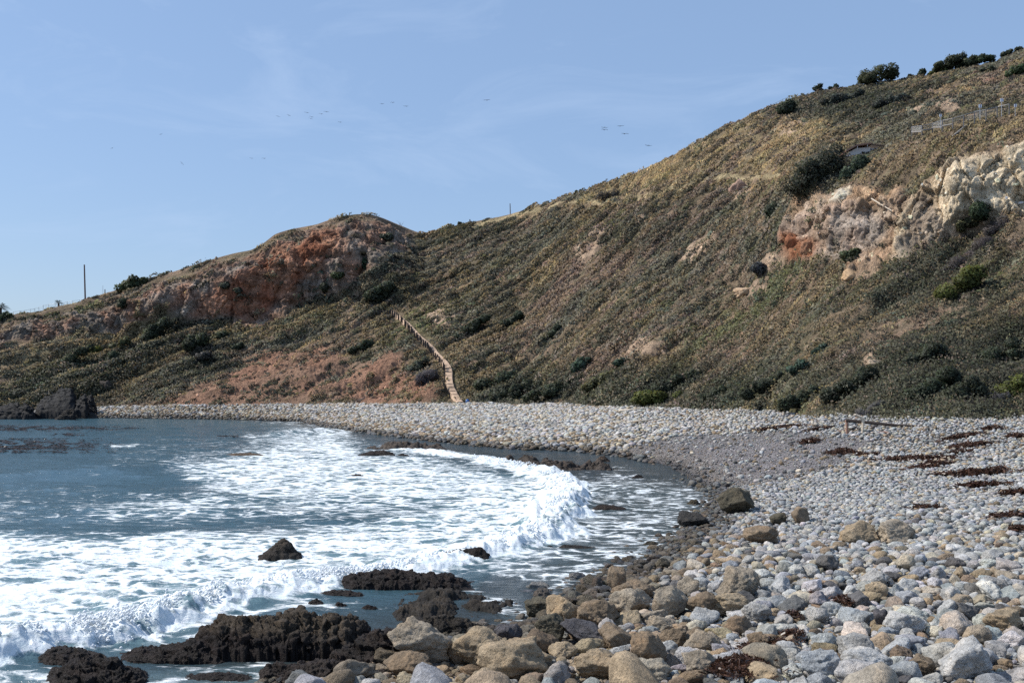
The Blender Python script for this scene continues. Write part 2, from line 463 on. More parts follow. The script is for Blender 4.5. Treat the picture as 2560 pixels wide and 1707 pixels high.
bm_ = smooth01((5 - gds) / 6)[..., None]; gcol = gcol * (1 - bm_) + brown * 0.7 * bm_
gcol = gcol * (1 - 0.62 * wet[..., None])
tag(mesh_obj("beach", np.stack([gx, gy, gz], -1).reshape(-1, 3), grid_faces(*gx.shape)[:, ::-1], M_GROUND, gcol.reshape(-1, 3), attrs={"wet": wet}), kind="structure")

# ------------------------------------------------------------------ sea
FRONT_PX = [(-500, 1760), (-120, 1672), (0, 1648), (200, 1607), (330, 1580), (480, 1535), (600, 1502), (760, 1465), (900, 1442), (1000, 1427), (1150, 1397), (1290, 1377), (1375, 1345), (1400, 1300), (1425, 1255), (1440, 1236), (1405, 1200), (1330, 1170), (1200, 1145), (1090, 1130), (960, 1118)]
FRONT = [sea_pt(*p) for p in FRONT_PX]
FH = [0.4, 0.42, 0.45, 0.42, 0.46, 0.40, 0.36, 0.30, 0.26, 0.20, 0.26, 0.42, 0.55, 0.60, 0.60, 0.46, 0.38, 0.24, 0.2, 0.15, 0.1]
FOAM = [(0.84, 34, [(-500, 1335), (0, 1338), (200, 1348), (400, 1338), (600, 1330), (760, 1318), (900, 1300), (1000, 1285), (1130, 1250), (1200, 1225), (1290, 1190), (1330, 1172), (1400, 1200), (1440, 1240), (1425, 1250), (1400, 1300), (1380, 1345), (1290, 1375), (1150, 1395), (1000, 1425), (900, 1440), (760, 1460), (600, 1500), (480, 1535), (330, 1580), (200, 1610), (0, 1650), (-500, 1760)]),
        (0.77, 42, sc([(380, 1062), (520, 1042), (620, 1018), (690, 990), (780, 985), (830, 1032), (960, 1040), (1060, 1062), (1200, 1092), (1310, 1135), (1220, 1160), (900, 1170), (760, 1166), (560, 1145), (430, 1100)])),
        (0.50, 26, sc([(150, 1180), (300, 1140), (560, 1120), (800, 1130), (1150, 1150), (1250, 1170), (1000, 1200), (560, 1182), (330, 1200)])),
        (0.52, 16, sc([(420, 1085), (600, 1080), (900, 1095), (800, 1140), (480, 1140)])),
        (0.44, 30, sc([(1000, 1290), (1250, 1240), (1310, 1100), (1420, 1080), (1560, 1110), (1640, 1150), (1620, 1230), (1480, 1300), (1300, 1340), (1100, 1330)])),
        (0.50, 10, sc([(560, 1000), (690, 975), (780, 985), (700, 1015), (580, 1025)])),
        (0.75, 6, sc([(690, 990), (770, 983), (800, 992), (740, 1004)])),
        (0.75, 5, sc([(240, 1021), (312, 1019), (316, 1026), (250, 1027)])),
        (0.5, 4, sc([(480, 1002), (520, 1000), (520, 1006), (480, 1007)])),
        (0.55, 5, sc([(560, 967), (740, 969), (760, 976), (600, 972)])),
        (0.58, 22, sc([(180, 1500), (420, 1440), (700, 1370), (900, 1400), (620, 1420), (430, 1470), (300, 1500)])),
        (0.58, 20, sc([(-200, 1520), (60, 1530), (250, 1540), (420, 1520), (620, 1520), (600, 1600), (-200, 1600)])),
        (0.42, 14, sc([(1040, 1330), (1180, 1380), (1230, 1420), (1200, 1470), (1100, 1400)])),
        (0.22, 40, sc([(-300, 1130), (200, 1130), (500, 1190), (-300, 1240)])),
        (0.14, 20, sc([(300, 1010), (560, 1000), (480, 1060), (200, 1090)]))]
pxs = np.concatenate([np.geomspace(14000, 500, 40) * -1, np.arange(-490, -20, 12), np.arange(-20, 1900, 2.5), np.arange(1900, 2200, 25)])
pys = np.concatenate([[951.5, 953, 956, 961, 968, 978, 990, 1005, 1018, 1028], np.arange(1034, 1725, 1.9), np.arange(1730, 2600, 25)])
Ds = ZC * F / (pys - HOR)
sx = (pxs[None] - CX) / F * Ds[:, None]; sy = np.repeat(Ds[:, None], len(pxs), 1)
SPX, SPY = np.repeat(pxs[None], len(Ds), 0), np.repeat(pys[:, None], len(pxs), 1)
jx = SPX + 26 * noise(np.stack([sx * 0.22, sy * 0.1, sx * 0], -1)); jy = SPY + (8 + (SPY - 1000) * 0.03) * noise(np.stack([sx * 0.3, sy * 0.16, sx * 0 + 9], -1))
foam = np.zeros(sx.shape)
for a, s, poly in FOAM:
    foam = np.maximum(foam, a * pmask(jx, jy, poly, s))
fd, fs, ft = segdist(sx, sy, FRONT)
fsd = fd * fs                                     # + on the seaward side
fsd = fsd + 0.75 * noise(np.stack([sx * .45, sy * .45, sx * 0 + 31], -1)) + 0.35 * noise(np.stack([sx * 1.5, sy * 1.5, sx * 0 + 37], -1))
fht = np.interp(ft, np.arange(len(FH)), FH)
lump = 1 + 0.50 * fbm(np.stack([sx * 0.9, sy * 0.9, sx * 0 + 3], -1), 3) + 0.45 * noise(np.stack([sx * 0.28, sy * 0.28, sx * 0 + 13], -1))
prof = np.where(fsd > 0, np.exp(-(fsd / 1.5) ** 2), np.exp(-(fsd / 0.75) ** 2))
brk = fht * prof * np.clip(lump, 0.3, 1.8)
foam = np.maximum(foam, smooth01(1.25 * np.where(fsd > 0, np.exp(-(fsd / 2.2) ** 2), np.exp(-(fsd / 1.15) ** 2))) * 1.05 * (fht > 0.12))
foam = np.maximum(foam, 0)
ang = sx * 0.25 + sy * 0.97
sz = 0.07 * np.sin(ang * 0.75 + 2.5 * noise(np.stack([sx * 0.06, sy * 0.06, sx * 0], -1))) + 0.07 * fbm(np.stack([sx * 0.35, sy * 0.7, sx * 0], -1), 3)
swell = [sea_pt(*p) for p in [(-400, 1195), (60, 1190), (260, 1180), (420, 1168)]]
d2, s2, _ = segdist(sx, sy, swell)
sz = sz + 0.35 * np.exp(-(d2 / 2.2) ** 2)
sw3 = [sea_pt(*p) for p in sc([(640, 1000), (720, 992), (800, 985)])]
d3, _, _ = segdist(sx, sy, sw3); sz = sz + 0.5 * np.exp(-(d3 / 1.6) ** 2)
sds = shore_d(sx, sy)
calm = smooth01((-sds - 0.2) / 5.0)
sz = sz * (0.25 + 0.75 * calm) + brk
heavy = smooth01((foam - 0.6) / 0.35)
sz = sz + heavy * 0.10 * fbm(np.stack([sx * 1.6, sy * 1.6, sx * 0 + 5], -1), 4) + heavy * np.clip(prof, 0, 1) * fht * 0.55 * np.abs(fbm(np.stack([sx * 1.5, sy * 1.5, sx * 0 + 7], -1), 4)) + heavy * np.clip(prof, 0, 1) * fht * .12 * noise(np.stack([sx * 5, sy * 5, sx * 0 + 17], -1))
shallow = np.maximum(smooth01((7 + sds) / 8), pmask(SPX, SPY, sc([(780, 990), (1000, 1015), (1340, 1030), (1600, 1080), (1660, 1180), (1500, 1300), (1250, 1440), (1000, 1440), (1100, 1330), (1320, 1230), (1310, 1130), (1180, 1085), (1000, 1042)]), 25) * 0.9)
sea = tag(mesh_obj("sea", np.stack([sx, sy, sz], -1).reshape(-1, 3), grid_faces(*sx.shape), M_SEA, attrs={"foam": foam, "shallow": shallow}), kind="structure")

# flying foam and droplets along the breaking crest
n = 16000
t = RNG.random(n) * (len(FRONT) - 4) + 1.0
k = t.astype(int); fr = np.array(FRONT); a = t - k
p = fr[k] * (1 - a[:, None]) + fr[k + 1] * a[:, None]
tg = fr[k + 1] - fr[k]; tg /= np.linalg.norm(tg, axis=1, keepdims=True); nr = np.stack([-tg[:, 1], tg[:, 0]], 1)
off = RNG.normal(0.25, 0.42, n); p = p + nr * off[:, None]
H = np.interp(t, np.arange(len(FH)), FH)
lm = 1 + 0.6 * noise(np.stack([p[:, 0] * 1.1, p[:, 1] * 1.1, p[:, 0] * 0], -1))
z = H * lm * np.where(off > 0, np.exp(-(off / 1.5) ** 2), np.exp(-(off / 0.42) ** 2)) * (0.75 + 0.65 * RNG.random(n) ** 2.2)
s = (0.008 + 0.034 * RNG.random(n) ** 3) * (0.7 + p[:, 1] / 70)
V0, F0 = ICO[1]
sv = p[:, None, :] * 0; 
V = V0[None] * s[:, None, None] * (1 + 0.4 * RNG.random((n, 1, 3)))
V = V + np.concatenate([p, z[:, None]], 1)[:, None, :]
Fc = (F0[None] + (np.arange(n) * len(V0))[:, None, None]).reshape(-1, 3)
tag(mesh_obj("sea_spray", V.reshape(-1, 3), Fc, M_SPRAY), "white spray thrown up along the breaking wave", "spray", kind="stuff")

# ------------------------------------------------------------------ hillside and headland
CTRL = {
 -500: [(1018,186),(1000,188),(940,193),(880,198),(850,199),(846,202),(842,206),(838,210),(835,214)],
 0:    [(1018,183),(1000,185),(920,193),(855,200),(822,201.5),(816,204),(811,207),(806,210),(803,213)],
 250:  [(1018,183),(1000,185),(920,194),(850,203),(775,205.5),(760,208),(750,211),(742,214),(737,217)],
 450:  [(1015,176),(1000,178),(920,190),(830,203),(720,204.5),(700,209),(690,211),(682,214),(676,217)],
 600:  [(1013,175),(995,178),(900,193),(800,206),(690,207.5),(660,211),(645,213),(634,216),(628,219)],
 750:  [(1011,175),(990,178),(880,194),(760,208),(630,209.5),(600,213),(585,215),(574,217),(567,220)],
 900:  [(1010,171),(985,175),(870,192),(740,208),(600,210),(565,214),(550,216),(540,218),(534,221)],
 1048: [(1009,167),(985,171),(880,184),(780,198),(720,206),(670,213),(640,218),(610,224),(583,231)],
 1300: [(1010,162),(990,165),(900,176),(800,188),(730,197),(670,205),(620,213),(570,222),(528,230)],
 1600: [(1021,130),(1000,133),(900,146),(780,160),(690,171),(620,180),(560,188),(490,199),(425,211)],
 1850: [(1027,117),(1005,120),(880,135),(740,150),(640,161),(570,168),(490,178),(390,195),(300,212)],
 2050: [(1040,91),(1010,95),(860,112),(640,136),(515,138.5),(450,147),(415,160),(320,188),(225,213)],
 2250: [(1047,82),(1010,87),(850,105),(620,126),(480,128.5),(370,138),(352,155),(270,185),(198,210)],
 2420: [(1050,79),(1010,84),(840,102),(590,122),(400,124),(315,132),(298,150),(230,178),(168,205)],
 2560: [(1041,80),(1005,84),(830,100),(540,118),(370,120),(285,128),(268,148),(200,172),(125,200)],
 3100: [(1035,76),(1000,80),(800,94),(520,108),(320,114),(220,120),(200,140),(100,165),(-40,200)]}
SKYLINE = [(-500,835),(-200,822),(0,808),(27,790),(88,780),(136,769),(177,762),(208,758),(231,747),(252,737),(281,729),(330,708),(374,692),(435,678),(505,654),(580,633),(627,624),(655,610),(687,584),(725,572),(790,561),(842,542),(889,534),(926,535),(959,544),(991,558),(1048,583),(1059,584),(1101,572),(1171,556),(1274,535),(1368,507),(1458,479),(1578,435),(1676,392),(1785,332),(1872,288),(1959,256),(2046,230),(2155,218),(2264,196),(2394,174),(2492,158),(2512,145),(2560,125),(3100,-40)]
hpx = np.concatenate([np.arange(-500, -40, 12), np.arange(-40, 2620, 2.6), np.arange(2620, 3101, 12)]).astype(float)
cpx = np.array(sorted(CTRL)); cval = np.array([CTRL[c] for c in cpx], float)       # (ctrl, knot, 2)
KP = np.stack([np.interp(hpx, cpx, cval[:, k, 0]) for k in range(9)], 1); KD = np.stack([np.interp(hpx, cpx, cval[:, k, 1]) for k in range(9)], 1)
def blur1(a, w, axis):
    kx = np.exp(-0.5 * (np.arange(-3 * w, 3 * w + 1) / w) ** 2); kx /= kx.sum()
    pad = [(0, 0)] * a.ndim; pad[axis] = (3 * w, 3 * w)
    b = np.pad(a, pad, mode='edge')
    return np.apply_along_axis(lambda v: np.convolve(v, kx, 'valid'), axis, b)
KP = blur1(KP, 14, 0); KD = blur1(KD, 14, 0)
sky_y = np.interp(hpx, *zip(*SKYLINE)); sky_y = blur1(sky_y, 2, 0)
KP = KP + (sky_y - KP[:, 8])[:, None] * np.array([0, 0, 0, .12, .3, .55, .7, .85, 1])[None]
wts = [12, 60, 90, 80, 44, 26, 46, 52]
svals = np.concatenate([[k + i / w for i in range(w)] for k, w in enumerate(wts)] + [[8.0]])
HP = np.stack([np.interp(svals, np.arange(9), KP[c]) for c in range(len(hpx))], 1)
HD = np.stack([np.interp(svals, np.arange(9), KD[c]) for c in range(len(hpx))], 1)
def smooth_rows(A, w):
    B = blur1(A, w, 0); B[0] = A[0]; B[-1] = A[-1]
    e = np.minimum(np.arange(len(A)), np.arange(len(A))[::-1]) / (2.0 * w); e = np.clip(e, 0, 1)[:, None]
    return A * (1 - e) + B * e
HP, HD = smooth_rows(HP, 7), smooth_rows(HD, 7)
HX = (hpx[None] - CX) / F * HD; HY = HD; HZ = ZC + (HOR - HP) / F * HD
HV = np.stack([HX, HY, HZ], -1)
def grid_normals(Vg):
    du = np.gradient(Vg, axis=1); dv = np.gradient(Vg, axis=0); nn = np.cross(du, dv)
    return nn / (np.linalg.norm(nn, axis=-1, keepdims=True) + 1e-9)
HN = grid_normals(HV)
PXg = np.repeat(hpx[None], len(svals), 0); PYg = HP.copy()

CLIFF_L = [(-80,826),(0,815),(60,800),(200,778),(300,748),(380,706),(520,668),(640,630),(700,598),(850,556),(930,550),(1035,590),(1000,628),(960,645),(905,690),(868,716),(800,738),(740,765),(690,790),(620,805),(540,800),(450,805),(400,775),(330,808),(290,835),(240,842),(200,815),(150,828),(60,852),(-80,862)]
CLIFF_R = [(1955,570),(1985,500),(2050,472),(2115,462),(2200,482),(2240,460),(2270,500),(2330,440),(2385,408),(2430,385),(2480,392),(2510,380),(2560,362),(2700,330),(2700,520),(2560,540),(2480,530),(2430,560),(2370,605),(2300,610),(2230,640),(2160,690),(2110,705),(2110,640),(2000,640),(1965,650)]
PALE_R = [(2225,640),(2230,570),(2265,510),(2320,460),(2365,425),(2400,395),(2480,390),(2560,365),(2700,335),(2700,520),(2560,525),(2500,545),(2420,540),(2380,560),(2330,600),(2280,640)]
WHITE_R = [(2080,515),(2100,475),(2125,470),(2112,500),(2100,520)]
ORANGE_R = [(1960,575),(2000,585),(2035,600),(2030,640),(1960,650)]
RED_L = [(470,790),(540,720),(640,642),(720,604),(810,566),(850,580),(815,650),(750,710),(690,760),(600,790)]
SCREE = [(360,1018),(430,965),(540,945),(600,900),(680,872),(780,868),(900,905),(1000,880),(1030,930),(1085,960),(1110,1012),(900,1014),(600,1020)]
BARE = [[(1840,752),(1870,715),(1910,700),(1915,712),(1880,740)], [(2110,702),(2140,668),(2185,660),(2180,680),(2140,705)], [(1815,500),(1822,462),(1850,445),(1880,455),(1880,480),(1860,500)],
        [(2155,930),(2170,900),(2205,893),(2215,900),(2190,925)], [(1880,660),(1940,620),(1960,640),(1900,690)], [(1560,560),(1600,535),(1640,555),(1600,575)], [(1060,795),(1085,780),(1160,790),(1120,830)],
        [(1690,640),(1740,600),(1790,590),(1780,620),(1720,660)], [(1940,330),(1990,300),(2020,305),(1990,345)], [(2230,275),(2330,255),(2400,252),(2390,268),(2260,290)], [(1540,900),(1600,860),(1680,855),(1660,885),(1580,910)], [(1410,640),(1500,560),(1530,560),(1450,660)], [(2190,500),(2235,455),(2245,500),(2215,525)]]
q3 = HV * np.array([1, 1, 1])
FD = np.array([-.86, -.42, -.46]); FD /= np.linalg.norm(FD)
TRACK = [(1180,566),(1274,541),(1368,520),(1460,505),(1520,502),(1580,492),(1640,484),(1700,474),(1760,455),(1830,440),(1900,436),(1985,436)]
nzl = fbm(q3 * 0.09, 4); nzm = fbm(q3 * 0.35 + 4, 3)
JX = PXg + 22 * nzl + 10 * nzm; JY = PYg + 14 * fbm(q3 * 0.12 + 30, 3) + 6 * nzm
mL = pmask(JX, JY, CLIFF_L, 14); mR = pmask(JX, JY, CLIFF_R, 14); mP = pmask(JX, JY, PALE_R, 16)
mW = pmask(JX, JY, WHITE_R, 8); mO = pmask(JX, JY, ORANGE_R, 12); mRed = pmask(JX, JY, RED_L, 22); mS = pmask(JX, JY, SCREE, 24)
mB = np.zeros_like(mS)
for pl in BARE: mB = np.maximum(mB, pmask(JX, JY, pl, 9))
rock = np.clip(np.maximum(mL, mR), 0, 1)
# relief: gullies, hummocks, crags
q = HV.copy(); qc = q * np.array([0.30, 0.30, 0.15])
ridge_keep = np.clip((len(svals) - 1 - np.arange(len(svals))) / 26.0, 0.15, 1)[:, None]
foot_keep = np.clip(np.arange(len(svals)) / 10.0, 0, 1)[:, None]
acr0 = np.cross(FD, np.array([0, 0, 1.0])); acr0 /= np.linalg.norm(acr0); up0 = np.cross(acr0, FD)
qg = np.stack([q @ FD * .022, q @ acr0 * .13, q @ up0 * .04], -1)
disp = 0.6 * fbm(q * 0.075, 4) + 0.22 * fbm(q * 0.5, 3) + 1.25 * fbm(qg, 3) - .7 * np.clip(ridged(qg * 1.3 + 50, 2) - .5, 0, 1)
crag = ridged(qc, 5, 0.55); wq = q + 1.5 * np.stack([noise(q * .35 + 5), noise(q * .35 + 15), noise(q * .35 + 25)], -1)
blk = ridged(wq * np.array([0.75, 0.75, 0.26]) + 8, 4, .6); big = noise(q * np.array([0.16, 0.16, 0.08]) + 21)
cliffd = 0.6 * crag + 0.55 * blk + 2.1 * big + 0.25 * np.sign(noise(wq * np.array([.5, .5, .4]) + 33)) * smooth01(6 * np.abs(noise(wq * np.array([.5, .5, .4]) + 33)))
cliffd = cliffd + 0.28 * np.sin(HZ * 2.1 + 3 * nzl) * (0.5 + 0.5 * noise(q * 0.3 + 40))
rkm = rock > 0.02
qq = q[rkm] + 0.5 * np.stack([noise(q[rkm] * .5 + 5), noise(q[rkm] * .5 + 15), noise(q[rkm] * .5 + 25)], -1)
fac = np.zeros(len(qq)); cellc = np.ones(len(qq))
for scl, amp_, sd_ in ((np.array([.30, .30, .10]), .95, 1), (np.array([.72, .72, .34]), .50, 2), (np.array([1.7, 1.7, 1.1]), .24, 3)):
    f1, f2, rid, dv = cells_(qq * scl, sd_)
    fac += amp_ * ((rid[:, 3] - .5) * 1.1 + (dv * (rid[:, :3] - .5)).sum(1) * 2.6 - .45 * smooth01(1 - (f2 - f1) / .09))
    cellc *= .90 + .20 * rid[:, 0]
facet = np.zeros_like(rock); facet[rkm] = fac; cellcol = np.ones_like(rock); cellcol[rkm] = cellc
strata = np.sin(HZ * 2.6 + q[..., 0] * .10 + 2.2 * nzl); strata = np.sign(strata) * np.sqrt(np.abs(strata))
cliffd = 0.16 * crag + 1.7 * big + .85 * facet + .20 * strata * smooth01(.5 + 2 * noise(q * .12 + 77))
disp = disp * (1 - 0.5 * rock) + rock * cliffd * (0.8 + 0.2 * mP) + (mS + mB).clip(0, 1) * 0.30 * ridged(q * np.array([0.9, 0.9, 0.2]), 4) + 1.2 * mP * smooth01(0.5 + 3 * noise(q * np.array([0.2, 0.2, 0.06]) + 60))
disp = disp + .3 * smooth01(1.5 - segdist(PXg, PYg, TRACK)[0] / 6.0)
disp = disp * ridge_keep * foot_keep
sgnN = -1.0 if HN[100, 500, 1] > 0 else 1.0
HN = HN * sgnN
HV = HV + HN * disp[..., None]
HN = grid_normals(HV) * sgnN
# colours of soil and rock
def cc(*c): return np.array(c)[None, None]
var = smooth01(0.5 + 0.9 * nzl)[..., None]; var2 = smooth01(0.5 + 1.0 * fbm(q * 0.2 + 70, 3))[..., None]
soil = cc(.255, .185, .120) * (1 - var) + cc(.35, .24, .17) * var
soil = soil * (1 - .35 * var2) + cc(.20, .165, .105) * .35 * var2
rockL = cc(.33, .275, .225) * (1 - var) + cc(.22, .175, .14) * var
rockL = rockL * (1 - .75 * var2) + cc(.38, .20, .125) * .75 * var2
red = cc(.34, .135, .075) * (1 - var2) + cc(.43, .225, .14) * var2
rockR = cc(.58, .405, .26) * (1 - var) + cc(.46, .39, .33) * var
rockR = rockR * (1 - .45 * var2) + cc(.42, .235, .13) * .45 * var2
pale = cc(.77, .635, .45) * (1 - var) + cc(.65, .47, .30) * var
scree = cc(.37, .205, .135) * (1 - var) + cc(.30, .19, .13) * var
gold = np.zeros_like(mS)
for pl, st in [([(1130,575),(1280,538),(1460,485),(1580,440),(1800,335),(1960,262),(2100,300),(2120,350),(1990,430),(1850,470),(1600,500),(1500,510),(1330,540),(1180,600),(1050,690),(1000,690)], 35), ([(250,865),(330,800),(400,775),(430,800),(330,870),(270,890)], 20), ([(-20,860),(120,850),(250,850),(230,900),(60,920),(-20,910)], 20), ([(1000,690),(1050,640),(1130,590),(1160,610),(1060,700)], 18)]:
    gold = np.maximum(gold, pmask(JX, JY, pl, st))
gold = np.maximum(gold * 1.0, smooth01(1.6 - segdist(PXg, PYg, TRACK)[0] / 6.0) * 1.2).clip(0, 1)
gold = gold * (0.35 + 0.65 * var2[..., 0])
pinkm = np.maximum(pmask(JX, JY, [(1330,640),(1480,560),(1640,600),(1500,700),(1340,720)], 40), pmask(JX, JY, [(1380,930),(1560,840),(1740,830),(1660,910),(1480,950)], 26))
greenm = np.maximum(pmask(JX, JY, [(960,785),(1010,780),(1075,850),(1140,920),(1185,985),(1165,1012),(1120,910),(1040,840)], 14), pmask(JX, JY, [(1700,1012),(2000,1010),(2300,1018),(2560,1000),(2560,1060),(1700,1040)], 14))
soil = soil * (1 - .8 * gold[..., None]) + cc(.40, .31, .165) * .8 * gold[..., None]
soil = soil * (1 - .6 * pinkm[..., None]) + cc(.30, .205, .165) * .6 * pinkm[..., None]
soil = soil * (1 - .7 * greenm[..., None]) + cc(.17, .165, .075) * .7 * greenm[..., None]
FDn = FD; acr = np.cross(FDn, np.array([0, 0, 1.0])); acr /= np.linalg.norm(acr); upn = np.cross(acr, FDn)
qs = np.stack([q @ FDn * .11, q @ acr * .50, q @ upn * .30], -1); qf = np.stack([q @ FDn * .45, q @ acr * 1.5, q @ upn * 1.0], -1)
cov = smooth01(.50 + 1.15 * fbm(qs + 3, 4) + .45 * fbm(qf, 3)); cov2 = smooth01(.5 + 1.3 * fbm(qs * .7 + 40, 4)); 
low = cc(.150, .132, .080) * (1 - cov2[..., None]) + cc(.215, .158, .108) * cov2[..., None]
cov = cov * (1 - .65 * gold)
soil = soil * (1 - .72 * cov[..., None]) + low * .72 * cov[..., None]
ftm = pmask(JX, JY, [(1200,1010),(1330,930),(1560,900),(1800,920),(2100,930),(2300,880),(2560,800),(2700,780),(2700,1060),(2050,1050),(1600,1030)], 40)
soil = soil * (1 - .8 * ftm[..., None]) + cc(.075, .080, .048) * .8 * ftm[..., None]
hdm = pmask(JX, JY, [(0,1010),(60,930),(240,890),(400,800),(560,810),(560,900),(450,960),(330,990),(180,1015)], 30); soil = soil * (1 - .75 * hdm[..., None]) + cc(.075, .082, .050) * .75 * hdm[..., None]
colr = soil
trk = smooth01(1.5 - segdist(PXg, PYg + 4 * nzm, TRACK)[0] / 4.0)
def over(a, b, m): m = m[..., None]; return a * (1 - m) + b * m
colr = over(colr, cc(.47, .375, .215) * np.ones_like(colr), trk * .8); colr = over(colr, scree, mS); colr = over(colr, cc(.50, .36, .25) * np.ones_like(colr), mB)
colr = over(colr, rockL, mL); colr = over(colr, red, mRed * mL); colr = over(colr, rockR, mR); colr = over(colr, pale, mP)
colr = over(colr, cc(.68, .60, .46) * np.ones_like(colr), mW); colr = over(colr, cc(.36, .165, .09) * np.ones_like(colr), mO)
bed = 1 + .16 * np.sin(HZ * 1.9 + q[..., 0] * .08 + 3 * nzl + 1.0) + .10 * noise(np.stack([q[..., 0] * .06, q[..., 1] * .06, HZ * 2.2], -1))
colr = over(colr, colr * (cellcol * bed)[..., None], rock)
dk = smooth01((noise(q * np.array([0.22, 0.22, 0.07]) + 90) - 0.34) * 6) * mP            # dark streaked bands in the pale rock
colr = over(colr, cc(.16, .125, .115) * np.ones_like(colr), dk * 0.6)
# the sheet runs on below the beach in front and falls away behind the ridge
def shifted(row, dy, dz):
    r = row.copy(); s = (r[:, 1] + dy) / r[:, 1]; r[:, 0] *= s; r[:, 1] += dy; r[:, 2] += dz; return r
rows = [shifted(HV[0], -6, -4.0), shifted(HV[0], -2, -1.2)]
back = [shifted(HV[-1], 3, -0.3), shifted(HV[-1], 14, -2.5), shifted(HV[-1], 45, -14), shifted(HV[-1], 160, -60)]
FULL = np.concatenate([np.stack(rows), HV, np.stack(back)], 0)
FCOL = np.concatenate([colr[:1], colr[:1], colr, np.repeat(colr[-1:], 4, 0)], 0)
FROCK = np.concatenate([rock[:1], rock[:1], rock, np.repeat(rock[-1:], 4, 0)], 0)
tag(mesh_obj("hillside", FULL.reshape(-1, 3), grid_faces(*FULL.shape[:2]), M_HILL, FCOL.reshape(-1, 3), attrs={"rock": FROCK}), kind="structure")
VPX, VPY = proj(HV); VD = HV[..., 1]

def hit(px, py):
    w = (np.abs(VPX - px) < 5) & (np.abs(VPY - py) < 5)
    if not w.any():
        k = np.argmin((VPX - px) ** 2 + (VPY - py) ** 2)
    else:
        d = np.where(w, VD + 0.6 * ((VPX - px) ** 2 + (VPY - py) ** 2) ** 0.5, 1e9); k = np.argmin(d)
    i, j = np.unravel_index(k, VPX.shape)
    return HV[i, j].copy(), HN[i, j].copy()

def crest(px):
    j = int(np.argmin(np.abs(VPX[-1] - px))); c = slice(max(j - 1, 0), j + 2); k = np.argmin(VPY[:, c]); i, jj = np.unravel_index(k, VPY[:, c].shape)
    return HV[i, max(j - 1, 0) + jj].copy()

# ------------------------------------------------------------------ scrub and grass that cover the slope
PATH_PX = [(979.5,782.5,5),(996,792,6),(1007,800,7),(1020,812,8),(1029.5,823,9),(1040.6,836,9),(1053.5,849,10),(1066.5,860,11),(1081,871,12),(1090.5,886,13),(1103.5,899,14),(1117,914,16),(1123,929,17),(1123,953,17),(1125,967.5,17),(1132,982,17),(1142,998,16),(1151,1009,16)]
PATHLINE = [(a, b) for a, b, c in PATH_PX]
cell = np.linalg.norm(np.cross(HV[1:, :-1] - HV[:-1, :-1], HV[:-1, 1:] - HV[:-1, :-1]), axis=-1)
vis = np.clip((hpx[:-1] > -250) * (hpx[:-1] < 2900) * 1.0, 0.15, 1)
# what grows where: dark green, sage, olive brown, dead brush, golden grass, green
PAL = np.array([(.080,.082,.056),(.172,.165,.122),(.245,.193,.112),(.248,.182,.140),(.60,.44,.225),(.140,.145,.072),(.092,.145,.105),(.046,.054,.034)])
DEF = np.array([.29, .25, .20, .16, .035, .04, .005, .02])
ZONES = [(30, [.06,.14,.18,.10,.48,.04,0,0], [(1130,575),(1280,538),(1460,485),(1560,470),(1500,510),(1330,540),(1180,600),(1050,690),(1000,690)]),
         (40, [.08,.10,.20,.09,.50,.03,0,0], [(1600,430),(1800,335),(1960,262),(2100,300),(2120,350),(1990,430),(1850,470),(1600,500)]),
         (25, [.45,.40,.08,.05,.02,.0,0,.0], [(1950,262),(2046,232),(2160,222),(2300,235),(2250,300),(2120,300),(2000,290)]),
         (40, [.10,.22,.33,.17,.16,.02,0,0], [(2100,330),(2280,240),(2560,140),(2700,120),(2700,260),(2290,340),(2150,380)]),
         (35, [.15,.12,.42,.15,.08,.08,0,0], [(2130,450),(2290,350),(2560,290),(2700,270),(2700,360),(2400,400),(2260,470)]),
         (40, [.66,.14,.07,.06,.0,.06,.01,0], [(1200,1010),(1330,930),(1560,900),(1800,920),(2100,930),(2300,880),(2560,800),(2700,780),(2700,1060),(2050,1050),(1600,1030)]),
         (26, [.05,.10,.25,.05,.50,.05,0,0], [(250,860),(330,800),(400,775),(430,800),(330,870),(270,890)]),
         (26, [.10,.10,.28,.06,.42,.04,0,0], [(0,860),(120,850),(250,850),(230,900),(60,920),(0,910)]),
         (30, [.55,.26,.08,.06,.0,.05,0,0], [(0,1010),(60,930),(240,890),(400,800),(560,810),(560,900),(450,960),(330,990),(180,1015)]),
         (18, [.0,.05,.35,.05,.15,.40,0,0], [(960,785),(1010,780),(1075,850),(1140,920),(1180,985),(1160,1010),(1120,910),(1040,840)]),
         (12, [.0,.05,.25,.03,.30,.35,0,0], [(1700,1012),(2000,1010),(2300,1018),(2560,1000),(2700,1000),(2700,1060),(1700,1040)]),
         (24, [.02,.08,.30,.40,.20,.0,0,0], [(1330,640),(1480,620),(1620,640),(1500,700),(1340,720)]),
         (26, [.04,.10,.22,.44,.20,.0,0,0], [(1380,930),(1560,840),(1740,830),(1660,910),(1480,950)]),
         (26, [.10,.12,.12,.62,.02,.0,0,0], [(2200,720),(2320,610),(2480,560),(2560,550),(2560,620),(2440,660),(2300,740)]),
         (30, [.12,.18,.30,.10,.04,.22,.04,0], [(1560,800),(1800,700),(2000,660),(2000,760),(1800,840),(1640,880)])]
N_CL = 38000
wcell = (cell * vis[None]).ravel(); cum = np.cumsum(wcell); pick = np.searchsorted(cum, RNG.random(int(N_CL * 1.9)) * cum[-1])
ci, cj = np.unravel_index(pick, cell.shape)
uu, vv = RNG.random((2, len(ci), 1))
pos = HV[ci, cj] * (1 - uu) * (1 - vv) + HV[ci, cj + 1] * uu * (1 - vv) + HV[ci + 1, cj] * (1 - uu) * vv + HV[ci + 1, cj + 1] * uu * vv
nrm = HN[ci, cj]
sx_, sy_ = PXg[ci, cj], PYg[ci, cj]
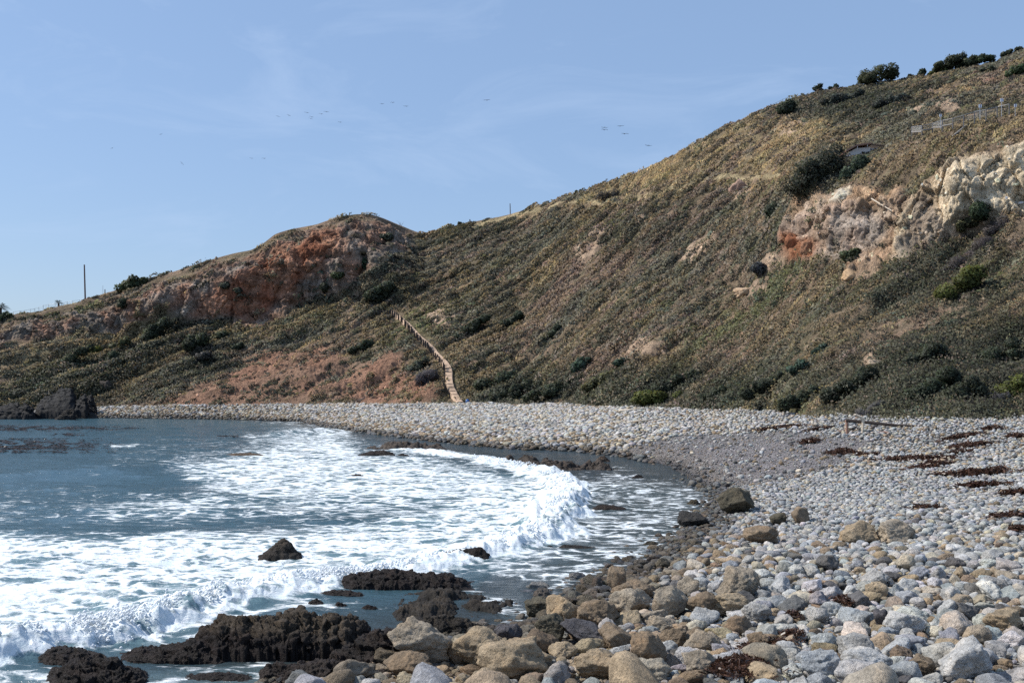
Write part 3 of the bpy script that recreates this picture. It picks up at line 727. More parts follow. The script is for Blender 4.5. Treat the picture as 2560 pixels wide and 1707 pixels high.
jit = 16 * fbm(pos * 0.12 + 50, 3); sxj, syj = sx_ + jit, sy_ + 12 * fbm(pos * 0.12 + 150, 3)
prob = np.repeat(DEF[None], len(pos), 0)
for soft, pr, poly in ZONES:
    m = pmask(sxj, syj, poly, soft)[:, None]; prob = prob * (1 - m) + np.array(pr)[None] * m
ps_ = ps = np.stack([pos @ FD * .35, pos @ acr, pos @ upn * .6], -1)
low = np.stack([fbm(ps * 0.075 + 10 * k, 4, .6) for k in range(8)], 1)
prob = prob * np.exp(4.2 * low); prob /= prob.sum(1, keepdims=True)
fz = np.maximum(pmask(sxj, syj, [(1150,1020),(1290,935),(1420,930),(1560,925),(1800,940),(1960,960),(2120,930),(2300,880),(2560,800),(2750,760),(2750,1060),(2050,1045),(1600,1030)], 22), pmask(sxj, syj, [(-40,1015),(60,940),(200,895),(330,870),(420,810),(470,830),(440,900),(540,870),(560,900),(430,985),(330,990),(180,1012)], 22))
fz = np.maximum(fz, pmask(sxj, syj, [(1960,255),(2060,235),(2160,225),(2310,238),(2240,300),(2100,300),(2000,285)], 12))
fz = np.maximum(fz, pmask(sxj, syj, [(2180,730),(2330,610),(2440,585),(2500,560),(2480,620),(2360,690),(2220,760)], 14))
fz = fz * smooth01(.85 + 1.3 * fbm(ps_ * .10 + 400, 3))
prob = prob * (1 - .93 * fz[:, None]) + .93 * fz[:, None] * np.array([.22, .06, .02, .05, 0, .03, .01, .61])[None]
typ = (np.cumsum(prob, 1) < RNG.random((len(pos), 1))).sum(1).clip(0, 7)
dens = 0.31 + 0.40 * smooth01(0.5 + 1.5 * fbm(pos * 0.10 + 222, 3)) + 0.30 * pmask(sxj, syj, ZONES[5][2], 40) + 0.25 * pmask(sxj, syj, ZONES[8][2], 30)
rk = rock[ci, cj]; dens = dens + .55 * fz; dens *= (1 - 0.97 * np.clip(rk * 1.6, 0, 1)) * (1 - 0.86 * mS[ci, cj]) * (1 - 0.85 * mB[ci, cj]) * (1 - 0.75 * mP[ci, cj])
pd, _, _ = segdist(sx_, sy_, PATHLINE); dens = np.where(pd < 15, 0, dens); td, _, _ = segdist(sx_, sy_, TRACK); dens = np.where(td < 6, dens * .10, dens); dens = np.where(syj > np.interp(sx_, hpx, KP[:, 0]) - 2, dens * 0.4, dens)
rowf = ci / len(svals); dens *= np.where((sx_ < 1040) & (rowf > .80), 0.12, 1)
keep = RNG.random(len(pos)) < dens
pos, nrm, typ, sxk, syk, pcol = pos[keep], nrm[keep], typ[keep], sx_[keep], sy_[keep], (prob @ PAL)[keep]
n = len(pos); D = pos[:, 1]
foot = fz[keep] * 1.6
rad = (0.34 + 0.66 * RNG.random(n) ** 1.8) * (1 + 0.55 * foot) * np.where(typ == 4, 0.72, 1.0)
up = np.array([0, 0, 1.0]); fall = FD[None] - nrm * (nrm @ FD)[:, None]; fall /= np.linalg.norm(fall, axis=1, keepdims=True) + 1e-9
side = np.cross(nrm, fall)
LPC = 52
th = RNG.random((n, LPC)) * 2 * np.pi; rr = np.sqrt(RNG.random((n, LPC))); hh = np.sqrt(np.clip(1 - rr ** 2, 0, 1)) * (0.55 + 0.45 * RNG.random((n, LPC)))
lum = 1 + 0.5 * noise(np.stack([np.cos(th) * rr * 1.6 + np.arange(n)[:, None] * 3.1, np.sin(th) * rr * 1.6, hh], -1))
e1, e2, e3 = side[:, None], fall[:, None], (nrm * 0.55 + up[None] * 0.45)[:, None]
R_ = rad[:, None, None] * lum[..., None]
ctr = pos[:, None] + R_ * (e1 * (rr * np.cos(th))[..., None] + 2.3 * e2 * (rr * np.sin(th))[..., None] + 0.46 * e3 * hh[..., None])
ctr = ctr - up * 0.06
outw = ctr - pos[:, None]; outw /= np.linalg.norm(outw, axis=-1, keepdims=True) + 1e-9
rd = RNG.normal(size=(n, LPC, 3)); rd /= np.linalg.norm(rd, axis=-1, keepdims=True)
ln = outw * 0.8 + rd * 0.55; ln /= np.linalg.norm(ln, axis=-1, keepdims=True)
ta = np.cross(ln, RNG.normal(size=(n, LPC, 3))); ta /= np.linalg.norm(ta, axis=-1, keepdims=True) + 1e-9
tb = np.cross(ln, ta)
grass = (typ == 4)[:, None, None]
ls = (np.clip(0.00088 * D, 0.08, 0.21)[:, None] * (0.6 + 0.8 * RNG.random((n, LPC))) * np.clip(rad / 0.5, 0.75, 1.25)[:, None])[..., None]
gdir = up * 0.85 + rd * 0.55
ta = np.where(grass, gdir, ta); tb = np.where(grass, np.cross(gdir, RNG.normal(size=(n, LPC, 3))) * 0.32, tb)
nvv = (e1 * (rr * np.cos(th))[..., None] + .7 * e2 * (rr * np.sin(th))[..., None]) * .75 + e3 * (.35 + .6 * hh[..., None]) + nrm[:, None] * .40 + rd * .16
nvv /= np.linalg.norm(nvv, axis=-1, keepdims=True)
T = np.stack([ctr + ta * ls * 1.25, ctr - ta * ls * 0.7 + tb * ls * 0.85, ctr - ta * ls * 0.7 - tb * ls * 0.85], 2)
ccol = (.66 * PAL[typ] + .34 * pcol) * (0.86 + 0.26 * RNG.random((n, 1))) * (1 + .35 * fbm(pos * .3 + 300, 2))[:, None] * (1 + 0.035 * RNG.normal(size=(n, 3)))
lcol = ccol[:, None] * (0.84 + 0.32 * RNG.random((n, LPC, 1)))
tip = RNG.random((n, LPC, 1)) < 0.03
lcol = np.where(tip, lcol * 0.5 + np.array([.20, .18, .13]) * 0.5, lcol)
V = T.reshape(-1, 3)
tag(mesh_obj("hillside_scrub", V, np.arange(len(V)).reshape(-1, 3), M_SCRUB, np.repeat(np.clip(lcol, 0.005, 1).reshape(-1, 3), 3, 0), smooth=False, attrs={"nrm": np.repeat(nvv.reshape(-1, 3), 3, 0)}),
    "low coastal scrub and dry grass covering the hillside", "scrub", kind="stuff")
print("scrub clumps", n)

# loose pale stones on the slope, too many to count
n = 2600
pick = np.searchsorted(cum, RNG.random(n * 3) * cum[-1]); ci, cj = np.unravel_index(pick, cell.shape)
kp = RNG.random(len(ci)) < 0.12 + 0.75 * np.clip(mS + mB + 0.8 * rock, 0, 1)[ci, cj]; ci, cj = ci[kp][:n], cj[kp][:n]
pos = HV[ci, cj]; s = 0.10 + 0.32 * RNG.random(len(pos)) ** 3
V0, F0 = ICO[1]
V = V0[None] * s[:, None, None] * (0.7 + 0.6 * RNG.random((len(pos), len(V0), 1))) * (0.6 + 0.7 * RNG.random((len(pos), 1, 3))) + pos[:, None]
hc = colr[ci, cj] * (1.1 + 0.7 * RNG.random((len(pos), 1)))
tag(mesh_obj("slope_stones", V.reshape(-1, 3), (F0[None] + (np.arange(len(pos)) * len(V0))[:, None, None]).reshape(-1, 3), M_ROCK, np.repeat(np.clip(hc, 0, .75), len(V0), 0), smooth=False, attrs={"wet": np.zeros(V.shape[0] * V.shape[1])}),
    "loose pale stones lying on the hillside and cliffs", "stones", kind="stuff")

# ------------------------------------------------------------------ rocks
def rock_dirs(dirs, rng, ang, amp, freq=1.7):
    """a boulder: a ball cut by random planes, softened and roughened"""
    npl = int(7 + ang * 9)
    N = rng.normal(size=(npl, 3)); N /= np.linalg.norm(N, axis=1, keepdims=True)
    d = rng.uniform(0.52 if ang > .5 else 0.70, 0.95, npl)
    dots = dirs @ N.T
    ri = np.where(dots > 0.06, d / np.maximum(dots, 0.06), 9)
    kk = 13 + 36 * ang
    r = -np.log(np.exp(-kk * np.minimum(ri, 3)).sum(1) + math.exp(-kk * 1.12)) / kk
    off = rng.uniform(0, 90, 3)
    r = r * (1 + amp * fbm(dirs * freq + off, 4, 0.5))
    V = dirs * r[:, None]
    lo, hi = V.min(0), V.max(0)
    return (V - (lo + hi) / 2) / ((hi - lo) / 2)

def rotm(yaw, tx, ty):
    return np.array(Matrix.Rotation(yaw, 3, 'Z') @ Matrix.Rotation(tx, 3, 'X') @ Matrix.Rotation(ty, 3, 'Y'))

CT = dict(tan=(.35, .275, .185), brown=(.23, .175, .12), grey=(.36, .35, .33), pale=(.47, .465, .45), black=(.040, .036, .032), slate=(.085, .082, .09), mossy=(.095, .082, .055), cream=(.47, .42, .33), bluegrey=(.33, .345, .355), dark=(.13, .125, .12), rust=(.26, .13, .075), sand=(.33, .28, .215))
def wetness(X, Y): return smooth01((1.3 - shore_d(X, Y)) / 1.8)

def put_rock(name, c, dims, rot, colr, ang, amp, seed, wetv=0.0, level=4, freq=1.7):
    rng = np.random.default_rng(seed)
    dirs, Fc = ICO[level]
    V = rock_dirs(dirs, rng, ang, amp, freq)
    if level >= 4: V = V * (1 + 0.035 * fbm(V * 5.0 + seed, 4, .6) - 0.03 * np.clip(ridged(V * 2.3 + seed + 7, 2) - .55, 0, 1))[:, None]
    if level >= 4:
        f1, f2, rid, dv = cells_(V * (1.5 + ang) + rng.uniform(0, 60, 3), seed)
        V = V * (1 + (.02 + .075 * ang) * ((dv * (rid[:, :3] - .5)).sum(1) * 1.6 + (rid[:, 3] - .5) * .55) - (.015 + .03 * ang) * smooth01(1 - (f2 - f1) / .10))[:, None]
    V = (V * np.array(dims)) @ rot.T
    o = mesh_obj(name, V, Fc, M_ROCK, np.array(colr), smooth=True, attrs={"wet": np.full(len(V), wetv)})
    o.location = [float(v) for v in c]
    return o

# boulders that stand out: px, py of the foot, width, height in photo pixels, colour, angularity, yaw tilt, wet, label, short name
BOULD = [
 (1053, 1672, 160, 122, 'sand', .75, .2, 0, 0, "big tan flat-topped boulder at the edge of the black reef", "the big flat-topped boulder"),
 (1203, 1674, 158, 104, 'tan', .55, .1, .1, 0, "rounded tan boulder with a cracked face beside the flat-topped one", "the cracked rounded boulder"),
 (1015, 1712, 128, 66, 'brown', .5, .5, 0, 0, "brown layered rock just in front of the flat-topped boulder", "the layered brown rock"),
 (1282, 1716, 190, 92, 'tan', .5, .3, 0, 0, "broad tan boulder at the front edge with a swirled brown face", "the broad front boulder"),
 (1148, 1665, 64, 56, 'brown', .7, .9, .2, 0, "small brown wedge stone squeezed between two big round boulders", "the squeezed wedge stone"),
 (1270, 1615, 74, 52, 'slate', .6, .3, 0, .7, "wet dark slate block behind the cracked rounded boulder", "the wet slate block"),
 (1412, 1566, 94, 76, 'tan', .85, .4, .1, 0, "tan pointed boulder standing at the edge of the tide pool", "the pointed tan boulder"),
 (1500, 1572, 108, 68, 'brown', .85, .15, -.25, 0, "brown blocky boulder leaning behind the dark slate slab", "the leaning brown block"),
 (1466, 1622, 150, 62, 'slate', .95, .35, -.30, .35, "long dark slate slab tilted up among tan boulders", "the tilted slate slab"),
 (1545, 1632, 102, 56, 'brown', .9, .45, -.45, 0, "long angular brown stone lying against the slate slab", "the long angular stone"),
 (1350, 1545, 80, 48, 'mossy', .5, .2, 0, .6, "dark mossy wet rock left of the pointed tan boulder", "the mossy wet rock"),
 (1375, 1612, 84, 72, 'mossy', .6, .7, .1, .5, "dark knobbly rock in front of the pointed tan boulder", "the knobbly dark rock"),
 (1548, 1492, 52, 78, 'brown', .8, .3, .32, .1, "upright ridged brown stone leaning at the water's edge", "the upright leaning stone"),
 (1585, 1505, 112, 52, 'brown', .35, .1, 0, .2, "low rough brown rock beside the upright leaning stone", "the low rough rock"),
 (1580, 1540, 108, 64, 'sand', .45, .9, 0, 0, "round pitted tan-brown boulder behind the leaning brown block", "the round pitted boulder"),
 (1676, 1548, 92, 82, 'sand', .5, .4, .1, 0, "tall domed tan boulder left of the smooth grey-brown one", "the tall domed boulder"),
 (1756, 1548, 86, 66, 'brown', .45, .2, 0, 0, "smooth round grey-brown boulder on the stone bank", "the smooth grey-brown boulder"),
 (1852, 1500, 112, 80, 'sand', .85, .1, .05, 0, "large tan wedge boulder with sloping faces on the bank", "the large wedge boulder"),
 (1820, 1545, 130, 58, 'tan', .7, .3, -.1, 0, "long tan slab boulder in front of the large wedge boulder", "the long tan slab"),
 (1725, 1490, 66, 48, 'sand', .8, .6, .1, 0, "flat-faced tan stone left of the large wedge boulder", "the flat-faced tan stone"),
 (1627, 1680, 92, 92, 'brown', .8, .2, .15, 0, "tall brown block boulder with a square end near the front", "the square brown block"),
 (1500, 1712, 130, 70, 'tan', .4, .5, -.1, 0, "long smooth tan boulder with wavy layers at the front", "the wavy tan boulder"),
 (1408, 1650, 78, 44, 'tan', .6, .3, -.1, 0, "tan loaf-shaped stone below the dark knobbly rock", "the loaf-shaped stone"),
 (1352, 1668, 66, 44, 'tan', .75, .8, 0, 0, "small tan faceted stone right of the cracked rounded boulder", "the faceted tan stone"),
 (1760, 1640, 98, 58, 'sand', .5, .2, 0, 0, "bumpy sand-coloured boulder in the middle of the front stones", "the bumpy sand boulder"),
 (1755, 1692, 86, 62, 'sand', .55, .5, 0, 0, "brownish round boulder with a rough crown near the seaweed", "the rough-crowned boulder"),
 (1905, 1635, 66, 54, 'brown', .7, .4, .1, 0, "grey-brown faceted boulder behind the seaweed string", "the faceted grey-brown boulder"),
 (1845, 1286, 98, 66, 'mossy', .65, .5, .05, .35, "huge dark brown boulder standing at the waterline", "the huge waterline boulder"),
 (1738, 1318, 80, 40, 'black', .65, .3, 0, .8, "glossy black rock awash left of the huge waterline boulder", "the glossy black rock"),
 (1908, 1362, 92, 48, 'brown', .35, .2, 0, .1, "rounded brown boulder with a hollow in its top", "the hollow-topped boulder"),
 (2004, 1310, 46, 42, 'brown', .55, .1, 0, 0, "brown squarish boulder alone among the small grey cobbles", "the lone squarish boulder"),
 (1950, 1312, 46, 30, 'mossy', .5, .6, 0, .2, "low dark stone left of the lone squarish boulder", "the low dark stone"),
 (2155, 1362, 92, 58, 'tan', .6, .4, 0, 0, "rough tan boulder, left one of a touching pair on the bank", "the rough left twin"),
 (2252, 1358, 108, 58, 'sand', .55, .9, 0, 0, "rough greyish boulder, right one of a touching pair", "the rough right twin"),
 (2435, 1716, 150, 106, 'pale', .7, .6, .1, 0, "big pale grey angular boulder with a hollow at bottom right", "the big pale boulder"),
 (2062, 1712, 120, 72, 'bluegrey', .4, .2, 0, 0, "pale blue-grey pitted boulder at the front edge", "the pitted blue-grey boulder"),
 (2178, 1690, 132, 62, 'pale', .5, .5, -.25, 0, "long pale grey boulder tilted up to the right", "the long tilted pale boulder"),
 (2150, 1660, 90, 70, 'grey', .5, .2, 0, 0, "grey boulder with a rounded back behind the tilted pale one", "the round-backed grey boulder"),
 (2380, 1652, 88, 50, 'tan', .6, .3, 0, 0, "pinkish tan block with a flat face behind the big pale boulder", "the pinkish tan block"),
 (2315, 1692, 74, 50, 'brown', .5, .3, 0, 0, "shaggy dark brown stone left of the big pale boulder", "the shaggy brown stone"),
 (2214, 1580, 50, 54, 'slate', .7, .4, .1, 0, "dark slate-blue stone standing upright among pale ones", "the upright slate-blue stone"),
 (2425, 1555, 72, 46, 'dark', .65, .1, 0, 0, "black cracked block resting against a white-faced stone", "the black cracked block"),
 (2380, 1552, 58, 52, 'pale', .7, .5, .1, 0, "white-faced stone left of the black cracked block", "the white-faced stone"),
 (2270, 1590, 108, 60, 'pale', .55, .2, .1, 0, "broad whitish boulder right of the upright slate-blue stone", "the broad whitish boulder"),
 (2525, 1588, 100, 60, 'tan', .45, .3, 0, 0, "smooth olive-tan boulder near the right edge", "the smooth olive-tan boulder"),
 (2455, 1612, 66, 46, 'sand', .45, .7, 0, 0, "speckled sand-coloured stone in front of the olive-tan boulder", "the speckled stone"),
 (2075, 1428, 58, 38, 'dark', .3, .2, 0, 0, "dark grey domed boulder behind the pale front stones", "the dark domed boulder"),
 (2195, 1470, 78, 42, 'grey', .75, .2, .1, 0, "grey wedge stone with a shadowed right side on the bank", "the grey wedge stone"),
 (2200, 1500, 54, 44, 'tan', .6, .7, .1, 0, "yellow-brown knobbly stone in front of the grey wedge stone", "the yellow-brown knobbly stone"),
 (2270, 1430, 54, 46, 'cream', .5, .3, 0, 0, "cream rounded boulder standing above its neighbours", "the cream standing boulder"),
 (2490, 1412, 60, 38, 'grey', .75, .5, .1, 0, "grey tent-shaped stone toward the right edge", "the tent-shaped stone"),
 (2408, 1452, 42, 36, 'tan', .7, .2, .1, 0, "small yellow-tan peaked stone left of the tent-shaped one", "the yellow-tan peaked stone"),
 (2500, 1480, 70, 34, 'grey', .35, .2, -.1, 0, "long green-grey oval stone close to the right edge", "the long green-grey stone"),
 (1975, 1640, 62, 34, 'pale', .5, .2, -.2, 0, "white wedge stone above the seaweed string", "the white wedge stone"),
 (2050, 1565, 62, 46, 'grey', .5, .3, .1, 0, "grey pitted boulder left of a small seaweed tuft", "the grey pitted boulder"),
 (1900, 1560, 76, 50, 'grey', .35, .4, 0, 0, "rounded dark-veined grey boulder in the front stones", "the dark-veined boulder"),
 (1660, 1585, 84, 40, 'sand', .5, .2, -.1, 0, "low sandy boulder below the tall domed boulder", "the low sandy boulder"),
 (1690, 1625, 76, 52, 'brown', .75, .7, .2, 0, "brown peaked stone left of the bumpy sand boulder", "the brown peaked stone"),
]
OCC = []; LAND = []
rng = np.random.default_rng(5)
for k, (px, py, w, h, cn, ang, yaw, tilt, wv, lab, short) in enumerate(BOULD):
    g = ground_hit(px, min(py, 1704)); D = g[1]
    hw = w / 2 * D / F; hh = h * D / F * 0.56; dep = hw * (0.85 if h < w else 1.0)
    yaw_ = (yaw - .4) * 1.2
    c = (g[0], g[1] + dep * 0.75, g[2] + hh * 0.78)
    base = np.array(CT[cn]) * 1.12 * (0.93 + 0.14 * rng.random())
    o = put_rock("boulder", c, (hw, dep, hh), rotm(yaw_ * 0.6, 0.10 * rng.normal(), -tilt), base, ang, 0.15 if ang < .5 else 0.11, 100 + k, wv, 5 if w > 70 else 4, 1.9)
    tag(o, lab, "boulder", "boulders standing out on the stony shore")
    OCC.append((c[0], c[1], max(hw, dep) * 0.86)); LAND.append((px, py - h / 2, short, D))
N_BOULD = len(BOULD)

# black reef rocks: a ridge of given silhouette, front foot and depth
def reef(name, pyf, sil, depth, colr, label, rough=0.10, seed=0, wetv=0.45, flat=False, z0=0.0, cat="rock", group="black rocks in the surf", hscale=1.0, browntop=0.0):
    px0, px1 = sil[0][0], sil[-1][0]; D0 = (ZC - z0) * F / (pyf - HOR)
    nx = int(np.clip((px1 - px0) / 2.4, 44, 210)); nv = 70
    us = np.linspace(px0 - 4, px1 + 4, nx); vs = np.linspace(0, 1, nv)
    U, Vv = np.meshgrid(us, vs)
    X0 = (U - CX) / F * D0; Y = D0 + depth * Vv
    top = np.interp(us, [s[0] for s in sil], [s[1] for s in sil])
    vpk = 0.62 if flat else 0.42
    Dm = D0 + depth * vpk
    zt = (ZC - (top - HOR) * Dm / F - z0) * hscale
    zt = np.maximum(zt, 0.03)
    X = X0 * (1 + depth * (Vv - 0.2) / D0)
    off = seed * 7.7
    edge = 0.10 * noise(np.stack([U * 0.05, U * 0 + off, U * 0], -1)) 
    v = np.clip(Vv + edge * (Vv < .5), 0, 1)
    pr = np.where(v < vpk, np.power(np.clip(v / vpk, 0, 1), 0.42 if not flat else 0.6), np.power(np.clip((1 - v) / (1 - vpk), 0, 1), 0.5))
    un = (U - us[0]) / (us[-1] - us[0]); te = np.minimum(un, 1 - un) - (.11 if flat else .05) * (2 * Vv - 1) ** 2 - .06 * np.abs(noise(np.stack([Vv * 5 + seed * 3.1, (un > .5) * 9.0, Vv * 0], -1)))
    ends = np.clip(te / .09, 0, 1) ** 0.6
    Z = zt[None] * pr * ends
    Q = np.stack([X, Y, Z], -1)
    s = np.clip(zt.max() * 1.3, 0.25, 3.0)
    zs = np.array([1, 1, 2.4]); Q = Q * zs
    wq = Q + 0.35 * s * np.stack([noise(Q / s * 1.3 + off), noise(Q / s * 1.3 + off + 10), noise(Q / s * 1.3 + off + 20)], -1)
    nse = fbm(wq / s * 2.1 + off, 5, 0.6); blk = noise(wq / s * np.array([3.0, 3.0, 4.5]) + off + 9)
    blk = np.sign(blk) * smooth01(np.abs(blk) * 5) * .5; fine = ridged(wq * 5.0 + off, 3, .6) - .3
    fq = wq.reshape(-1, 3); fct = 0
    for sc_, am_, sd_ in ((2.2, 1.0, 5), (5.5, .45, 6)):
        f1, f2, rid, dv = cells_(fq / s * sc_ * np.array([1, 1, 1.5]) + off, sd_ + seed)
        fct = fct + am_ * ((dv * (rid[:, :3] - .5)).sum(1) * 2.2 + (rid[:, 3] - .5) * .9 - .35 * smooth01(1 - (f2 - f1) / .10))
    fct = fct.reshape(nv, nx)
    if flat: Z = Z * np.clip(.85 + 1.5 * fbm(np.stack([X * .9, Y * .7, X * 0 + off], -1), 3), 0, 1.5) - .05
    amp = np.clip(pr * 1.5, 0, 1) * ends
    G = np.stack([X, Y, Z], -1); nn = grid_normals(G); nn = nn * np.sign(nn[..., 2:3] + 1e-6)
    dsp = (rough * s * (0.55 * nse + 0.66 * fct) + 0.05 * min(s, 1.2) * fine) * amp
    X2 = X + nn[..., 0] * dsp; Y2 = Y + nn[..., 1] * dsp - .3 * rough * s * blk; Z2 = Z + nn[..., 2] * dsp
    rim = (Vv <= 0) | (Vv >= 1) | (U <= us[0]) | (U >= us[-1])
    Z2 = np.where(rim, -0.6, Z2 - 0.05) + z0
    Vg = np.stack([X2, Y2, Z2], -1)
    cl = np.array(colr)[None, None] * (0.6 + 0.6 * smooth01(0.5 + nse))[..., None]
    if browntop: 
        m = (smooth01((Z / (zt.max() + 1e-6) - 0.35) * 2.2 + 0.6 * noise(Q / s * 1.1 + off + 70)) * browntop)[..., None]
        cl = cl * (1 - m) + np.array([.085, .066, .047]) * m
    o = mesh_obj(name, Vg.reshape(-1, 3), grid_faces(nv, nx), M_ROCK, cl.reshape(-1, 3), attrs={"wet": np.full(nv * nx, wetv) * (1 - 0.5 * (browntop > 0))})
    return tag(o, label, cat, group)

BK = (.017, .011, .010); BR = (.030, .025, .020)
reef("reef_rock", 1652, [(452,1632),(470,1590),(500,1560),(540,1535),(600,1530),(660,1528),(720,1516),(800,1512),(860,1527),(905,1545),(935,1570),(948,1610)], 2.2, BK, "long black rock ridge with a brown weathered crown, the largest of the front reef", .13, 1, browntop=.9, hscale=.86)
reef("reef_rock", 1660, [(290,1640),(330,1622),(380,1614),(430,1608),(470,1592),(520,1612),(560,1640)], 1.2, BK, "low jagged black rock joining the left end of the long ridge", .13, 2)
reef("reef_rock", 1668, [(52,1660),(80,1640),(115,1618),(150,1612),(200,1622),(235,1640),(268,1660)], 1.3, BK, "humped black rock at lower left with foam behind it", .13, 3)
reef("reef_rock", 1722, [(95,1700),(130,1670),(180,1648),(230,1638),(280,1648),(330,1672),(372,1700)], 1.3, BK, "black seaweedy rock cut by the bottom edge at lower left", .13, 4)
reef("reef_rock", 1690, [(-30,1670),(0,1668),(30,1676),(48,1688)], .7, BK, "tiny black rock tip at the far left bottom corner", .12, 5)
reef("reef_rock", 1472, [(842,1452),(856,1434),(895,1430),(925,1424),(975,1420),(1020,1428),(1060,1428),(1090,1430),(1125,1432),(1160,1450),(1184,1462)], 1.5, BK, "four-humped black rock the breaking wave has just reached", .14, 6)
reef("reef_rock", 1492, [(788,1482),(830,1470),(870,1472),(900,1480),(918,1490)], .7, BK, "low black rock slab in front of the four-humped rock", .12, 7)
reef("reef_rock", 1517, [(760,1512),(775,1498),(790,1491),(804,1500),(812,1514)], .5, BK, "small black rock knob left in the wash, below the breaker", .12, 8)
reef("reef_rock", 1522, [(828,1515),(845,1500),(862,1507),(872,1520)], .4, BK, "small brownish-black knob right of the wash rock", .12, 9)
reef("reef_rock", 1528, [(895,1522),(915,1508),(935,1510),(948,1524)], .4, BK, "small black knob close to the flat reef's left end", .12, 10)
reef("reef_rock", 1572, [(948,1530),(960,1485),(1000,1470),(1060,1463),(1120,1462),(1180,1475),(1230,1483),(1275,1492),(1306,1515)], 4.6, BR, "wide flat brown-black reef full of small ledges and puddles", .16, 11, flat=True, hscale=.62, browntop=.35)
reef("reef_rock", 1590, [(1010,1585),(1060,1540),(1110,1535),(1150,1540),(1195,1560),(1215,1582)], 1.1, BR, "knobbly black rock directly behind the two big round boulders", .14, 12, browntop=.3)
reef("reef_rock", 1672, [(800,1665),(830,1625),(880,1600),(940,1575),(985,1580),(1000,1640),(1005,1665)], 1.2, (.026,.018,.015), "dark reddish rock between the long ridge and the flat-topped boulder", .14, 13)
reef("reef_rock", 1716, [(660,1700),(700,1670),(760,1650),(830,1645),(900,1655),(960,1668),(985,1700)], 1.4, (.032,.022,.018), "broken reddish-black rocks at the bottom left of the flat-topped boulder", .17, 14)
reef("reef_rock", 1700, [(640,1690),(665,1655),(700,1648),(735,1662),(760,1688)], .6, (.028,.02,.017), "small reddish-black rock with white water around it", .14, 15)
reef("reef_rock", 1402, [(1060,1398),(1100,1386),(1150,1380),(1200,1377),(1232,1392)], .9, BK, "thin black ledge buried in the breaking foam", .07, 16, hscale=1.6)
reef("reef_rock", 1373, [(1330,1369),(1350,1359),(1375,1360),(1392,1368)], .7, BK, "small flat black rock at the right edge of the breaker", .10, 17)
reef("reef_rock", 1376, [(1386,1372),(1410,1358),(1450,1360),(1500,1368),(1512,1374)], .9, (.03,.025,.021), "flat brownish ledge next to the small flat black rock", .09, 18)
reef("reef_rock", 1345, [(1378,1341),(1392,1333),(1408,1334),(1416,1342)], .5, BK, "little black rock poking out at the right end of the foam", .10, 19)
reef("reef_rock", 1274, [(1478,1271),(1500,1258),(1530,1260),(1560,1267),(1570,1272)], .9, (.028,.019,.015), "dark brown rock alone in the calm water right of the breaker", .09, 20)
reef("reef_rock", 1396, [(642,1394),(668,1372),(690,1352),(706,1344),(718,1350),(735,1374),(756,1392)], 1.1, (.04,.033,.028), "dark pyramid-shaped rock standing in white foam", .07, 21, browntop=.4)
reef("reef_rock", 1141, [(548,1138),(580,1132),(620,1130),(655,1135)], 2.2, (.10,.066,.04), "brown low rock awash in the middle of the bay", .10, 22)
reef("reef_rock", 1188, [(880,1186),(888,1183),(900,1184),(905,1187)], .6, BK, "tiny black rock in the middle of the foam field", .10, 23)
reef("reef_rock", 1126, [(900,1122),(930,1112),(1000,1107),(1070,1106),(1115,1114)], 4.0, (.075,.058,.046), "low brown ledge on the wet strip below the far stone bank", .12, 24, flat=True)
reef("reef_rock", 1137, [(895,1135),(925,1127),(960,1124),(985,1132)], 1.4, BK, "short dark ledge in the foam left of the wet strip", .11, 25)
reef("reef_rock", 1140, [(985,1139),(1005,1132),(1020,1136)], .9, BK, "small dark rock just right of the short dark ledge", .11, 26)
reef("reef_rock", 1158, [(1250,1150),(1270,1140),(1300,1138),(1330,1143),(1352,1150)], 2.2, (.075,.058,.046), "cluster of dark brown rocks, left half of the line off the gravel beach", .18, 27, flat=True)
reef("reef_rock", 1176, [(1300,1170),(1330,1152),(1370,1150),(1410,1156),(1450,1160),(1500,1152),(1530,1158),(1555,1166)], 2.0, (.08,.062,.05), "long broken line of dark brown rocks off the gravel beach", .18, 28, flat=True)
reef("reef_rock", 1156, [(1488,1154),(1500,1140),(1512,1137),(1524,1150)], .8, (.10,.07,.05), "rounded brown rock at the edge of the far cobbles", .08, 29)
reef("reef_rock", 1194, [(1580,1192),(1592,1184),(1604,1186),(1610,1193)], .6, BK, "round black rock in the shallow water off the gravel", .08, 30)
reef("reef_rock", 1210, [(1440,1208),(1455,1201),(1470,1207)], .6, BK, "small dark rock hump in the calm pool beside the breaker", .08, 31)
reef("reef_rock", 1362, [(1606,1360),(1618,1350),(1636,1349),(1646,1358)], .4, (.06,.052,.035), "mossy round stone in the shallows near the bank", .08, 32)
reef("reef_rock", 1414, [(1600,1410),(1620,1393),(1645,1388),(1660,1402)], .5, BK, "black wet boulder at the water's edge above the upright leaning stone", .09, 33)
reef("reef_rock", 1668, [(540,1664),(600,1640),(700,1600),(800,1575),(900,1560),(980,1556),(1030,1590),(1060,1640)], 2.6, BR, "low black shelf joining the long ridge to the flat reef", .11, 50, flat=True, hscale=.55)
reef("reef_rock", 1706, [(420,1700),(470,1684),(540,1676),(600,1682),(650,1696)], .7, BK, "low wet black rock in the white water at the bottom", .12, 51)
reef("reef_rock", 1610, [(1180,1604),(1210,1570),(1260,1560),(1300,1575),(1330,1600)], 1.0, BR, "dark rock filling the gap behind the wet slate block", .13, 52)
reef("reef_rock", 1338, [(1690,1336),(1704,1326),(1722,1324),(1736,1334)], .5, (.05,.04,.03), "brown wet stone cluster below the glossy black rock", .10, 53)
reef("reef_rock", 1262, [(1716,1260),(1728,1247),(1742,1246),(1752,1257)], .6, (.06,.05,.03), "mossy stone in the shallows left of the huge waterline boulder", .08, 54)
